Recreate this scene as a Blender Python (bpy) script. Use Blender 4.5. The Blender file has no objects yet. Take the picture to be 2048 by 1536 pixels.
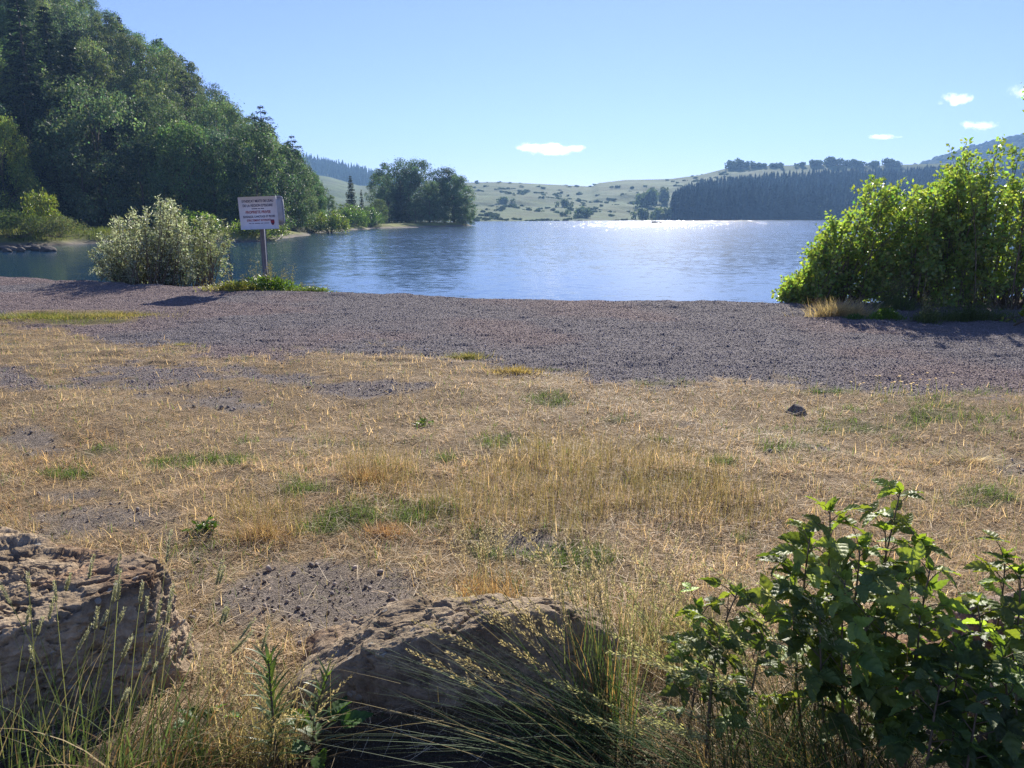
import bpy, math, random
import numpy as np
from mathutils import Vector, Matrix
R = math.radians
rng = np.random.default_rng(7)
random.seed(7)
S = bpy.context.scene
COL = S.collection
# ------------------------------------------------------------------ camera
F = 1490.0                       # focal length in pixels of the 2048 px wide photograph
CAMZ = 1.65
PITCH = math.atan(335.0 / F)
cp, sp = math.cos(PITCH), math.sin(PITCH)
cam = bpy.data.cameras.new('camera')
cam.sensor_width = 36.0
cam.lens = 36.0 * F / 2048.0
cam.clip_start, cam.clip_end = 0.05, 12000.0
camo = bpy.data.objects.new('camera', cam)
camo.location = (0, 0, CAMZ)
camo.rotation_euler = (math.pi / 2 - PITCH, 0, 0)
COL.objects.link(camo)
S.camera = camo
# ------------------------------------------------------------------ world, sun, exposure
SUN_EL, SUN_AZ = R(29), R(11)    # azimuth from +Y towards +X
w = bpy.data.worlds.new('World')
S.world = w
w.use_nodes = True
nt = w.node_tree
nt.nodes.clear()
sky = nt.nodes.new('ShaderNodeTexSky')
sky.sky_type = 'NISHITA'
sky.sun_disc = False
sky.sun_elevation = SUN_EL
sky.sun_rotation = SUN_AZ
sky.altitude = 1200
sky.air_density = 1.0
sky.dust_density = 0.05
sky.ozone_density = 3.0
bg = nt.nodes.new('ShaderNodeBackground')
bg.inputs['Strength'].default_value = 0.063
wo = nt.nodes.new('ShaderNodeOutputWorld')
tn_ = nt.nodes.new('ShaderNodeMixRGB')
tn_.blend_type = 'MULTIPLY'
tn_.inputs[0].default_value = 1.0
tc_ = nt.nodes.new('ShaderNodeTexCoord')
sx_ = nt.nodes.new('ShaderNodeSeparateXYZ')
nt.links.new(tc_.outputs['Generated'], sx_.inputs[0])
cr_ = nt.nodes.new('ShaderNodeValToRGB')          # thinner glow at the horizon
cr_.color_ramp.elements[0].position, cr_.color_ramp.elements[0].color = 0.0, (0.72, 0.73, 1.16, 1)
cr_.color_ramp.elements[1].position, cr_.color_ramp.elements[1].color = 0.24, (1.08, 0.97, 1.30, 1)
me_ = cr_.color_ramp.elements.new(0.12); me_.color = (0.94, 0.87, 1.24, 1)
nt.links.new(sx_.outputs['Z'], cr_.inputs[0])
nt.links.new(cr_.outputs[0], tn_.inputs[2])
nt.links.new(sky.outputs[0], tn_.inputs[1])
nt.links.new(tn_.outputs[0], bg.inputs['Color'])
nt.links.new(bg.outputs[0], wo.inputs['Surface'])
sl = bpy.data.lights.new('sun', 'SUN')
sl.energy = 5.0
sl.angle = R(0.53)
sl.color = (1.0, 0.93, 0.82)
so = bpy.data.objects.new('sun', sl)
sd = Vector((math.sin(SUN_AZ) * math.cos(SUN_EL), math.cos(SUN_AZ) * math.cos(SUN_EL), math.sin(SUN_EL)))
so.rotation_euler = sd.to_track_quat('Z', 'Y').to_euler()
so.location = (20, 60, 60)
COL.objects.link(so)
S.view_settings.view_transform = 'Standard'
S.view_settings.look = 'None'
S.view_settings.exposure = 1.0
S.view_settings.gamma = 1.0
S.render.film_transparent = False
cy = S.cycles
cy.use_denoising = True
cy.denoising_prefilter = 'NONE'
cy.max_bounces = 8
cy.diffuse_bounces = 3
cy.glossy_bounces = 3
cy.transmission_bounces = 4
cy.transparent_max_bounces = 8
cy.volume_bounces = 2
cy.sample_clamp_indirect = 6.0
cy.caustics_reflective = False
cy.caustics_refractive = False

WATER = -0.6
# ------------------------------------------------------------------ pixel <-> world helpers
def ray(px, py):
    u, v = (px - 1024) / F, (768 - py) / F
    return u, cp + v * sp, -sp + v * cp
def gp(px, py, z=0.0):           # the point of the level z that the photograph shows at px, py
    x, y, dz = ray(px, py)
    t = (z - CAMZ) / dz
    return np.array([x * t, y * t, z])
def at(px, py, Y):               # the point at depth Y that the photograph shows at px, py
    x, y, dz = ray(px, py)
    t = Y / y
    return np.array([x * t, Y, CAMZ + dz * t])
def proj(x, y, z):
    a = y * cp - (z - CAMZ) * sp
    b = y * sp + (z - CAMZ) * cp
    a = np.where(np.abs(a) < 1e-6, 1e-6, a)
    return 1024 + F * x / a, 768 - F * b / a
def slope(py):                   # rise per metre of depth
    _, y, dz = ray(0, py)
    return dz / y
# ------------------------------------------------------------------ noise
_prm = np.random.default_rng(1).permutation(256)
_prm = np.concatenate([_prm, _prm, _prm])
_g = np.random.default_rng(2).normal(size=(256, 3))
_g /= np.linalg.norm(_g, axis=1)[:, None]
def perlin(p):
    p = np.asarray(p, float)
    i = np.floor(p).astype(int)
    f = p - i
    i &= 255
    u = f * f * f * (f * (f * 6 - 15) + 10)
    out = np.zeros(len(p))
    for dx in (0, 1):
        for dy in (0, 1):
            for dz in (0, 1):
                h = _prm[_prm[_prm[i[:, 0] + dx] + i[:, 1] + dy] + i[:, 2] + dz]
                d = (_g[h] * (f - (dx, dy, dz))).sum(1)
                wx = u[:, 0] if dx else 1 - u[:, 0]
                wy = u[:, 1] if dy else 1 - u[:, 1]
                wz = u[:, 2] if dz else 1 - u[:, 2]
                out += d * wx * wy * wz
    return out * 1.6
def fbm(p, octv=4, gain=0.5):
    p = np.asarray(p, float)
    o, a = np.zeros(len(p)), 1.0
    for k in range(octv):
        o += a * perlin(p * 2 ** k + 17.3 * k)
        a *= gain
    return o
def fbm2(x, y, sc, octv=4, seed=0.0, gain=0.5):
    x = np.ravel(x); y = np.ravel(y)
    return fbm(np.stack([x * sc + seed, y * sc - seed, np.full(len(x), seed * 1.7)], 1), octv, gain)
def sstep(a, b, x):
    t = np.clip((x - a) / (b - a), 0, 1)
    return t * t * (3 - 2 * t)
# ------------------------------------------------------------------ materials
def mat(name):
    m = bpy.data.materials.new(name)
    m.use_nodes = True
    n = m.node_tree
    n.nodes.clear()
    out = n.nodes.new('ShaderNodeOutputMaterial')
    def N(t, **kw):
        q = n.nodes.new('ShaderNode' + t)
        for k, v in kw.items():
            if k in q.inputs: q.inputs[k].default_value = v
            else: setattr(q, k, v)
        return q
    def L(a, b): n.links.new(a, b)
    return m, N, L, out
def mul(N, L, a, b):
    q = N('MixRGB', blend_type='MULTIPLY')
    q.inputs[0].default_value = 1.0
    for k, s in ((1, a), (2, b)):
        if isinstance(s, (tuple, list)): q.inputs[k].default_value = (*s, 1) if len(s) == 3 else s
        else: L(s, q.inputs[k])
    return q.outputs[0]
def foliage(name, trans=0.45, tint=(1.5, 1.45, 0.55), rough=0.5, spec=0.3, rnd=0.25):
    m, N, L, out = mat(name)
    at_ = N('Attribute', attribute_name='col')
    oi = N('ObjectInfo')
    c = mul(N, L, at_.outputs['Color'], oi.outputs['Color'])
    mr = N('MapRange')
    mr.inputs['To Min'].default_value = 1 - rnd
    mr.inputs['To Max'].default_value = 1 + rnd
    L(oi.outputs['Random'], mr.inputs['Value'])
    hs = N('HueSaturation')
    L(c, hs.inputs['Color']); L(mr.outputs[0], hs.inputs['Value'])
    b = N('BsdfPrincipled')
    b.inputs['Roughness'].default_value = rough
    b.inputs['Specular IOR Level'].default_value = spec
    L(hs.outputs[0], b.inputs['Base Color'])
    t = N('BsdfTranslucent')
    L(mul(N, L, hs.outputs[0], tint), t.inputs['Color'])
    mx = N('MixShader')
    mx.inputs[0].default_value = trans
    L(b.outputs[0], mx.inputs[1]); L(t.outputs[0], mx.inputs[2]); L(mx.outputs[0], out.inputs['Surface'])
    return m
def rough_mat(name, col, rough=0.85, nsc=8.0, amt=0.35, bump=0.3, bdist=0.02, attr=False, metal=0.0, coords='Object'):
    m, N, L, out = mat(name)
    tc = N('TexCoord')
    nz = N('TexNoise', Scale=nsc, Detail=6.0, Roughness=0.65)
    L(tc.outputs[coords], nz.inputs['Vector'])
    mr = N('MapRange')
    mr.inputs['From Min'].default_value = 0.3
    mr.inputs['From Max'].default_value = 0.7
    mr.inputs['To Min'].default_value = 1 - amt
    mr.inputs['To Max'].default_value = 1 + amt
    L(nz.outputs[0], mr.inputs['Value'])
    hs = N('HueSaturation')
    if attr:
        a = N('Attribute', attribute_name='col')
        L(a.outputs['Color'], hs.inputs['Color'])
    else:
        hs.inputs['Color'].default_value = (*col, 1)
    L(mr.outputs[0], hs.inputs['Value'])
    b = N('BsdfPrincipled')
    b.inputs['Roughness'].default_value = rough
    b.inputs['Metallic'].default_value = metal
    b.inputs['Specular IOR Level'].default_value = 0.25
    L(hs.outputs[0], b.inputs['Base Color'])
    bp = N('Bump')
    bp.inputs['Strength'].default_value = bump
    bp.inputs['Distance'].default_value = bdist
    nz2 = N('TexNoise', Scale=nsc * 4, Detail=5.0)
    L(tc.outputs[coords], nz2.inputs['Vector'])
    L(nz2.outputs[0], bp.inputs['Height']); L(bp.outputs[0], b.inputs['Normal'])
    L(b.outputs[0], out.inputs['Surface'])
    return m
M_TREE = foliage('tree_leaves', 0.42, (1.3, 1.4, 0.75), 0.55, 0.25, 0.28)
M_CONIFER = foliage('conifer_needles', 0.22, (1.3, 1.3, 0.7), 0.6, 0.2, 0.25)
M_FAR = foliage('far_foliage', 0.3, (1.3, 1.35, 0.7), 0.9, 0.03, 0.25)
M_SHRUB = foliage('shrub_leaves', 0.52, (1.3, 1.5, 0.5), 0.32, 0.6, 0.0)
M_WILLOW = foliage('willow_leaves', 0.45, (1.3, 1.35, 0.8), 0.42, 0.5, 0.0)
M_GRASS = foliage('grass_blades', 0.42, (1.25, 1.2, 0.85), 0.6, 0.15, 0.0)
M_WEED = foliage('weed_leaves', 0.42, (1.6, 1.6, 0.45), 0.42, 0.4, 0.0)
M_BRAMBLE = foliage('raspberry_leaves', 0.42, (1.7, 1.7, 0.45), 0.5, 0.35, 0.0)
M_BARK = rough_mat('bark', (0.11, 0.085, 0.065), 0.9, 14.0, 0.4, 0.6, 0.02)
M_TWIG = rough_mat('twig_bark', (0.16, 0.12, 0.08), 0.85, 30.0, 0.35, 0.3, 0.004)
M_DRIFT = rough_mat('bleached_wood', (0.34, 0.30, 0.26), 0.85, 20.0, 0.35, 0.4, 0.004)
M_GREYPOST = rough_mat('galvanised_post', (0.15, 0.15, 0.17), 0.5, 12.0, 0.2, 0.1, 0.002, metal=0.5)
M_PANEL = rough_mat('white_sign_panel', (0.72, 0.72, 0.72), 0.45, 6.0, 0.06, 0.03, 0.001)
M_PANELBACK = rough_mat('grey_sign_back', (0.42, 0.43, 0.45), 0.4, 9.0, 0.12, 0.06, 0.001, metal=0.4)
M_INK = rough_mat('dark_blue_ink', (0.03, 0.035, 0.09), 0.6, 9.0, 0.1, 0.0)
M_RED = rough_mat('red_ink', (0.30, 0.03, 0.05), 0.6, 9.0, 0.1, 0.0)
M_FLOWER = rough_mat('yellow_petals', (0.75, 0.45, 0.03), 0.6, 40.0, 0.15, 0.0)
M_BOAT = rough_mat('dark_boat_hull', (0.03, 0.035, 0.04), 0.5, 6.0, 0.2, 0.0)
M_CLOTH = rough_mat('dark_cloth', (0.04, 0.045, 0.06), 0.9, 20.0, 0.2, 0.1, 0.01)
def rock_mat():
    m, N, L, out = mat('boulder_rock')
    tc = N('TexCoord')
    a = N('Attribute', attribute_name='col')
    n1 = N('TexNoise', Scale=3.5, Detail=8.0, Roughness=0.7)
    n2 = N('TexNoise', Scale=26.0, Detail=8.0, Roughness=0.7)
    n3 = N('TexVoronoi', Scale=22.0)
    for q in (n1, n2, n3): L(tc.outputs['Object'], q.inputs['Vector'])
    r1 = N('ValToRGB')
    e = r1.color_ramp.elements
    e[0].position, e[0].color = 0.34, (0.55, 0.48, 0.41, 1)
    e[1].position, e[1].color = 0.68, (1.25, 1.15, 1.05, 1)
    k = e.new(0.5); k.color = (0.95, 0.90, 0.82, 1)
    L(n1.outputs[0], r1.inputs[0])
    r2 = N('ValToRGB')
    e = r2.color_ramp.elements
    e[0].position, e[0].color = 0.32, (0.6, 0.58, 0.56, 1)
    e[1].position, e[1].color = 0.66, (1.25, 1.24, 1.2, 1)
    L(n2.outputs[0], r2.inputs[0])
    c = mul(N, L, mul(N, L, a.outputs['Color'], r1.outputs[0]), r2.outputs[0])
    # pale lichen rings
    n4 = N('TexNoise', Scale=5.0, Detail=3.0)
    L(tc.outputs['Object'], n4.inputs['Vector'])
    lt = N('Math', operation='LESS_THAN'); lt.inputs[1].default_value = 0.24
    L(n3.outputs['Distance'], lt.inputs[0])
    gt = N('Math', operation='GREATER_THAN'); gt.inputs[1].default_value = 0.58
    L(n4.outputs[0], gt.inputs[0])
    mm = N('Math', operation='MULTIPLY'); L(lt.outputs[0], mm.inputs[0]); L(gt.outputs[0], mm.inputs[1])
    m2 = N('Math', operation='MULTIPLY'); L(mm.outputs[0], m2.inputs[0]); m2.inputs[1].default_value = 0.65
    mx = N('MixRGB'); L(m2.outputs[0], mx.inputs[0]); L(c, mx.inputs[1]); mx.inputs[2].default_value = (0.36, 0.35, 0.31, 1)
    b = N('BsdfPrincipled', Roughness=0.9)
    b.inputs['Specular IOR Level'].default_value = 0.2
    L(mx.outputs[0], b.inputs['Base Color'])
    b1 = N('Bump', Strength=0.75, Distance=0.025)
    L(n2.outputs[0], b1.inputs['Height'])
    n5 = N('TexNoise', Scale=110.0, Detail=4.0)
    L(tc.outputs['Object'], n5.inputs['Vector'])
    b2 = N('Bump', Strength=0.5, Distance=0.006)
    L(n5.outputs[0], b2.inputs['Height']); L(b1.outputs[0], b2.inputs['Normal']); L(b2.outputs[0], b.inputs['Normal'])
    L(b.outputs[0], out.inputs['Surface'])
    return m
M_ROCK = rock_mat()
def ground_mat():
    m, N, L, out = mat('ground_soil')
    a = N('Attribute', attribute_name='col')
    g = N('Attribute', attribute_name='gravel')
    geo = N('NewGeometry')
    n1 = N('TexNoise', Scale=14.0, Detail=8.0, Roughness=0.75)
    n2 = N('TexNoise', Scale=70.0, Detail=6.0, Roughness=0.7)
    v1 = N('TexVoronoi', Scale=110.0)
    for q in (n1, n2, v1): L(geo.outputs['Position'], q.inputs['Vector'])
    mr = N('MapRange'); L(n1.outputs[0], mr.inputs['Value'])
    for k, x in (('From Min', 0.3), ('From Max', 0.7), ('To Min', 0.62), ('To Max', 1.35)): mr.inputs[k].default_value = x
    mr2 = N('MapRange'); L(n2.outputs[0], mr2.inputs['Value'])
    for k, x in (('From Min', 0.3), ('From Max', 0.7), ('To Min', 0.65), ('To Max', 1.35)): mr2.inputs[k].default_value = x
    h = N('HueSaturation'); L(a.outputs['Color'], h.inputs['Color']); L(mr.outputs[0], h.inputs['Value'])
    h2 = N('HueSaturation'); L(h.outputs[0], h2.inputs['Color']); L(mr2.outputs[0], h2.inputs['Value'])
    vc = N('SeparateColor'); L(v1.outputs['Color'], vc.inputs[0])
    mr3 = N('MapRange'); L(vc.outputs[0], mr3.inputs['Value'])
    mr3.inputs['To Min'].default_value = 0.5; mr3.inputs['To Max'].default_value = 1.5
    h3 = N('HueSaturation'); L(a.outputs['Color'], h3.inputs['Color']); L(mr3.outputs[0], h3.inputs['Value'])
    mx = N('MixRGB'); L(g.outputs['Fac'], mx.inputs[0]); L(h2.outputs[0], mx.inputs[1]); L(h3.outputs[0], mx.inputs[2])
    b = N('BsdfPrincipled', Roughness=0.92)
    b.inputs['Specular IOR Level'].default_value = 0.15
    L(mx.outputs[0], b.inputs['Base Color'])
    bv = N('Bump', Strength=1.0, Distance=0.02, invert=True)
    L(v1.outputs['Distance'], bv.inputs['Height'])
    bn = N('Bump', Strength=0.9, Distance=0.02)
    L(n2.outputs[0], bn.inputs['Height']); L(bv.outputs[0], bn.inputs['Normal']); L(bn.outputs[0], b.inputs['Normal'])
    L(b.outputs[0], out.inputs['Surface'])
    return m
M_GROUND = ground_mat()
M_PEBBLE = rough_mat('scoria_pebbles', (0.1, 0.1, 0.1), 0.85, 60.0, 0.3, 0.3, 0.004, attr=True, coords='Generated')
def terrain_mat(name, nsc=0.06):
    m, N, L, out = mat(name)
    a = N('Attribute', attribute_name='col')
    geo = N('NewGeometry')
    n1 = N('TexNoise', Scale=nsc, Detail=9.0, Roughness=0.7)
    L(geo.outputs['Position'], n1.inputs['Vector'])
    mr = N('MapRange'); L(n1.outputs[0], mr.inputs['Value'])
    for k, x in (('From Min', 0.3), ('From Max', 0.7), ('To Min', 0.65), ('To Max', 1.3)): mr.inputs[k].default_value = x
    h = N('HueSaturation'); L(a.outputs['Color'], h.inputs['Color']); L(mr.outputs[0], h.inputs['Value'])
    b = N('BsdfPrincipled', Roughness=0.95)
    b.inputs['Specular IOR Level'].default_value = 0.1
    L(h.outputs[0], b.inputs['Base Color'])
    bp = N('Bump', Strength=0.6, Distance=0.8)
    n2 = N('TexNoise', Scale=0.5, Detail=5.0); L(geo.outputs['Position'], n2.inputs['Vector'])
    L(n2.outputs[0], bp.inputs['Height']); L(bp.outputs[0], b.inputs['Normal'])
    L(b.outputs[0], out.inputs['Surface'])
    return m
M_HILL = terrain_mat('hill_turf')
def water_mat():
    m, N, L, out = mat('lake_water')
    geo = N('NewGeometry')
    mp = N('Mapping'); L(geo.outputs['Position'], mp.inputs['Vector'])
    mp.inputs['Scale'].default_value = (0.75, 1.0, 1.0)
    mp.inputs['Rotation'].default_value = (0, 0, R(14))
    n1 = N('TexNoise', Scale=2.4, Detail=2.0, Roughness=0.5)
    n2 = N('TexNoise', Scale=7.0, Detail=2.0, Roughness=0.55)
    n3 = N('TexNoise', Scale=0.5, Detail=1.0)
    for q in (n1, n2, n3): L(mp.outputs[0], q.inputs['Vector'])
    # gusts: where the breeze ruffles the water and where it lies calm
    gu = N('TexNoise', Scale=0.05, Detail=9.0, Roughness=0.8)
    mp2 = N('Mapping'); L(geo.outputs['Position'], mp2.inputs['Vector'])
    mp2.inputs['Scale'].default_value = (0.5, 1.6, 1.0)
    L(mp2.outputs[0], gu.inputs['Vector'])
    cx = N('SeparateXYZ'); L(geo.outputs['Position'], cx.inputs[0])
    # sheltered strip along the near beach
    sh = N('MapRange', interpolation_type='SMOOTHSTEP')
    ad = N('Math', operation='MULTIPLY_ADD'); L(cx.outputs['X'], ad.inputs[0]); ad.inputs[1].default_value = -0.55
    L(cx.outputs['Y'], ad.inputs[2])
    L(ad.outputs[0], sh.inputs['Value'])
    for k, x in (('From Min', 16.0), ('From Max', 190.0), ('To Min', 0.15), ('To Max', 1.6)): sh.inputs[k].default_value = x
    gm = N('MapRange'); L(gu.outputs[0], gm.inputs['Value'])
    for k, x in (('From Min', 0.35), ('From Max', 0.65), ('To Min', 0.45), ('To Max', 1.35)): gm.inputs[k].default_value = x
    am = N('Math', operation='MULTIPLY'); L(sh.outputs[0], am.inputs[0]); L(gm.outputs[0], am.inputs[1])
    lx_ = N('MapRange', interpolation_type='SMOOTHSTEP'); L(cx.outputs['X'], lx_.inputs['Value'])
    for k, x in (('From Min', -19.0), ('From Max', -8.0), ('To Min', 0.35), ('To Max', 1.0)): lx_.inputs[k].default_value = x
    ly_ = N('MapRange', interpolation_type='SMOOTHSTEP'); L(cx.outputs['Y'], ly_.inputs['Value'])
    for k, x in (('From Min', 52.0), ('From Max', 75.0), ('To Min', 0.0), ('To Max', 1.0)): ly_.inputs[k].default_value = x
    mxm = N('Math', operation='MAXIMUM'); L(lx_.outputs[0], mxm.inputs[0]); L(ly_.outputs[0], mxm.inputs[1])
    am2 = N('Math', operation='MULTIPLY'); L(am.outputs[0], am2.inputs[0]); L(mxm.outputs[0], am2.inputs[1]); am = am2
    tot = None
    for q, k in ((n1, 0.62), (n2, 0.42), (n3, 0.25)):      # wavelet slopes
        sb_ = N('VectorMath', operation='SUBTRACT'); L(q.outputs['Color'], sb_.inputs[0]); sb_.inputs[1].default_value = (0.5, 0.5, 0.5)
        sc = N('VectorMath', operation='SCALE'); L(sb_.outputs[0], sc.inputs[0]); sc.inputs['Scale'].default_value = k
        if tot is None: tot = sc.outputs[0]
        else:
            ad2 = N('VectorMath', operation='ADD'); L(tot, ad2.inputs[0]); L(sc.outputs[0], ad2.inputs[1]); tot = ad2.outputs[0]
    sc = N('VectorMath', operation='SCALE'); L(tot, sc.inputs[0]); L(am.outputs[0], sc.inputs['Scale'])
    fl = N('VectorMath', operation='MULTIPLY_ADD'); L(sc.outputs[0], fl.inputs[0]); fl.inputs[1].default_value = (1, 1, 0); fl.inputs[2].default_value = (0, 0, 1)
    nm = N('VectorMath', operation='NORMALIZE'); L(fl.outputs[0], nm.inputs[0])
    b = N('BsdfPrincipled', Roughness=0.13, IOR=1.33)
    b.inputs['Base Color'].default_value = (0.010, 0.042, 0.090, 1)
    L(nm.outputs[0], b.inputs['Normal'])
    L(b.outputs[0], out.inputs['Surface'])
    return m
M_WATER = water_mat()
# ------------------------------------------------------------------ mesh helpers
class MB:
    def __init__(s): s.V, s.C, s.Q, s.T, s.n = [], [], [], [], 0
    def add(s, V, Q=None, T=None, C=(1, 1, 1)):
        V = np.asarray(V, float).reshape(-1, 3)
        C = np.broadcast_to(np.asarray(C, float), V.shape)
        if Q is not None and len(Q): s.Q.append(np.asarray(Q, int).reshape(-1, 4) + s.n)
        if T is not None and len(T): s.T.append(np.asarray(T, int).reshape(-1, 3) + s.n)
        s.V.append(V); s.C.append(C); s.n += len(V)
        return s
    def build(s, name, m, parent=None, smooth=False, attrs=None, loc=None):
        V = np.concatenate(s.V) if s.V else np.zeros((0, 3))
        C = np.concatenate(s.C)
        Q = np.concatenate(s.Q) if s.Q else np.zeros((0, 4), int)
        T = np.concatenate(s.T) if s.T else np.zeros((0, 3), int)
        if loc is not None: V = V - np.asarray(loc, float)
        me = bpy.data.meshes.new(name)
        nq, ntr = len(Q), len(T)
        me.vertices.add(len(V)); me.vertices.foreach_set('co', V.astype(np.float32).ravel())
        me.loops.add(nq * 4 + ntr * 3)
        me.loops.foreach_set('vertex_index', np.concatenate([Q.ravel(), T.ravel()]).astype(np.int32))
        me.polygons.add(nq + ntr)
        st = np.concatenate([np.arange(nq) * 4, nq * 4 + np.arange(ntr) * 3]).astype(np.int32)
        me.polygons.foreach_set('loop_start', st)
        if smooth: me.polygons.foreach_set('use_smooth', np.ones(nq + ntr, bool))
        me.update(calc_edges=True)
        a = me.color_attributes.new('col', 'FLOAT_COLOR', 'POINT')
        a.data.foreach_set('color', np.concatenate([C, np.ones((len(C), 1))], 1).astype(np.float32).ravel())
        for k, arr in (attrs or {}).items():
            q = me.attributes.new(k, 'FLOAT', 'POINT')
            q.data.foreach_set('value', np.asarray(arr, np.float32).ravel())
        me.materials.append(m)
        o = bpy.data.objects.new(name, me)
        COL.objects.link(o)
        if parent is not None: o.parent = parent
        elif loc is not None: o.location = loc
        return o
def empty(name, loc, rz=0.0):
    o = bpy.data.objects.new(name, None)
    o.empty_display_size = 0.2
    o.location = loc
    o.rotation_euler = (0, 0, rz)
    COL.objects.link(o)
    return o
def tag(o, label=None, cat=None, group=None, kind=None):
    if label: o['label'] = label
    if cat: o['category'] = cat
    if group: o['group'] = group
    if kind: o['kind'] = kind
    return o
def copy_tree(o, parent=None):
    c = o.copy()
    COL.objects.link(c)
    c.parent = parent
    for ch in list(o.children): copy_tree(ch, c)
    return c
def tint(o, c):
    for q in [o] + list(o.children): q.color = (*c, 1)
def unit(a): return a / np.maximum(np.linalg.norm(a, axis=-1, keepdims=True), 1e-9)
def tube(mb, P, r, sides=6, C=(1, 1, 1)):
    P = np.asarray(P, float); k = len(P)
    r = np.broadcast_to(np.asarray(r, float), (k,))
    d = unit(np.gradient(P, axis=0))
    a = np.array([0.31, 0.17, 0.93]); a = a if abs(d[0] @ a) < 0.9 else np.array([1.0, 0, 0])
    n = unit(np.cross(d, a)); b = np.cross(d, n)
    t = np.arange(sides) * 2 * math.pi / sides
    V = P[:, None] + r[:, None, None] * (np.cos(t)[None, :, None] * n[:, None] + np.sin(t)[None, :, None] * b[:, None])
    Q = []
    for i in range(k - 1):
        for j in range(sides):
            j2 = (j + 1) % sides
            Q.append((i * sides + j, i * sides + j2, (i + 1) * sides + j2, (i + 1) * sides + j))
    n0 = k * sides
    V = np.concatenate([V.reshape(-1, 3), P[:1], P[-1:]])
    T = [(n0, (j + 1) % sides, j) for j in range(sides)] + [(n0 + 1, (k - 1) * sides + j, (k - 1) * sides + (j + 1) % sides) for j in range(sides)]
    mb.add(V, Q, T, C)
def rod(mb, A, B, r0, r1, C=(1, 1, 1), sides=3):     # many thin straight twigs at once
    A = np.asarray(A, float); B = np.asarray(B, float); n = len(A)
    if n == 0: return
    d = unit(B - A)
    a = np.where(np.abs(d[:, 2:3]) < 0.9, np.array([[0, 0, 1.0]]), np.array([[1.0, 0, 0]]))
    u = unit(np.cross(d, a)); v = np.cross(d, u)
    t = np.arange(sides) * 2 * math.pi / sides
    ring = np.cos(t)[None, :, None] * u[:, None] + np.sin(t)[None, :, None] * v[:, None]
    r0 = np.broadcast_to(r0, (n,))[:, None, None]; r1 = np.broadcast_to(r1, (n,))[:, None, None]
    V = np.concatenate([A[:, None] + ring * r0, B[:, None] + ring * r1], 1)
    j = np.arange(sides); j2 = (j + 1) % sides
    q = np.stack([j, j2, sides + j2, sides + j], 1)
    Q = q[None] + (np.arange(n) * 2 * sides)[:, None, None]
    C = np.asarray(C, float)
    if C.ndim == 2: C = np.repeat(C, 2 * sides, 0)
    mb.add(V.reshape(-1, 3), Q.reshape(-1, 4), None, C)
def leaves(mb, P, A, Nn, Ln, Wd, C, fold=0.25, mid=0.42):   # folded leaves: base, two sides, tip
    n = len(P)
    if n == 0: return
    A = unit(A); B = unit(np.cross(Nn, A)); Nn = np.cross(A, B)
    Ln = np.broadcast_to(Ln, (n,))[:, None]; Wd = np.broadcast_to(Wd, (n,))[:, None]
    m = P + A * Ln * mid
    V = np.stack([P, m + B * Wd * 0.5 + Nn * Wd * fold, P + A * Ln, m - B * Wd * 0.5 + Nn * Wd * fold], 1)
    i = (np.arange(n) * 4)[:, None]
    T = np.concatenate([i + [0, 2, 1], i + [0, 3, 2]])
    C = np.broadcast_to(np.asarray(C, float), (n, 3))
    mb.add(V.reshape(-1, 3), None, T, np.repeat(C, 4, 0))
def blades(mb, P, az, L, tilt, curl, W, C, seg=3, tipw=0.08, twist=0.6, draw=True, C2=None):
    n = len(P)
    if n == 0: return None
    az, L, tilt, curl, W = [np.broadcast_to(np.asarray(q, float), (n,)) for q in (az, L, tilt, curl, W)]
    C = np.broadcast_to(np.asarray(C, float), (n, 3))
    hd = np.stack([np.cos(az), np.sin(az), np.zeros(n)], 1)
    wa = az + math.pi / 2 + rng.normal(0, twist, n)
    wd = np.stack([np.cos(wa), np.sin(wa), np.zeros(n)], 1)
    pts = [np.asarray(P, float)]
    for k in range(seg):
        th = tilt + curl * (k + 0.5) / seg
        pts.append(pts[-1] + (L / seg)[:, None] * (np.sin(th)[:, None] * hd + np.cos(th)[:, None] * np.array([[0, 0, 1.0]])))
    pts = np.stack(pts, 1)
    if not draw: return pts
    s = np.linspace(0, 1, seg + 1)
    ww = W[:, None] * 0.5 * (tipw + (1 - tipw) * (1 - s[None] ** 1.6))
    V = np.stack([pts - wd[:, None] * ww[..., None], pts + wd[:, None] * ww[..., None]], 2)
    k = np.arange(seg) * 2
    q = np.stack([k, k + 1, k + 3, k + 2], 1)
    Q = q[None] + (np.arange(n) * (seg + 1) * 2)[:, None, None]
    CC = np.repeat(C, (seg + 1) * 2, 0)
    mb.add(V.reshape(-1, 3), Q.reshape(-1, 4), None, CC)
    return pts
def grid(X, Y, Z):
    ny, nx = X.shape
    V = np.stack([X, Y, Z], 2).reshape(-1, 3)
    i = np.arange(ny - 1)[:, None] * nx + np.arange(nx - 1)[None]
    Q = np.stack([i, i + 1, i + nx + 1, i + nx], 2).reshape(-1, 4)
    return V, Q
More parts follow.
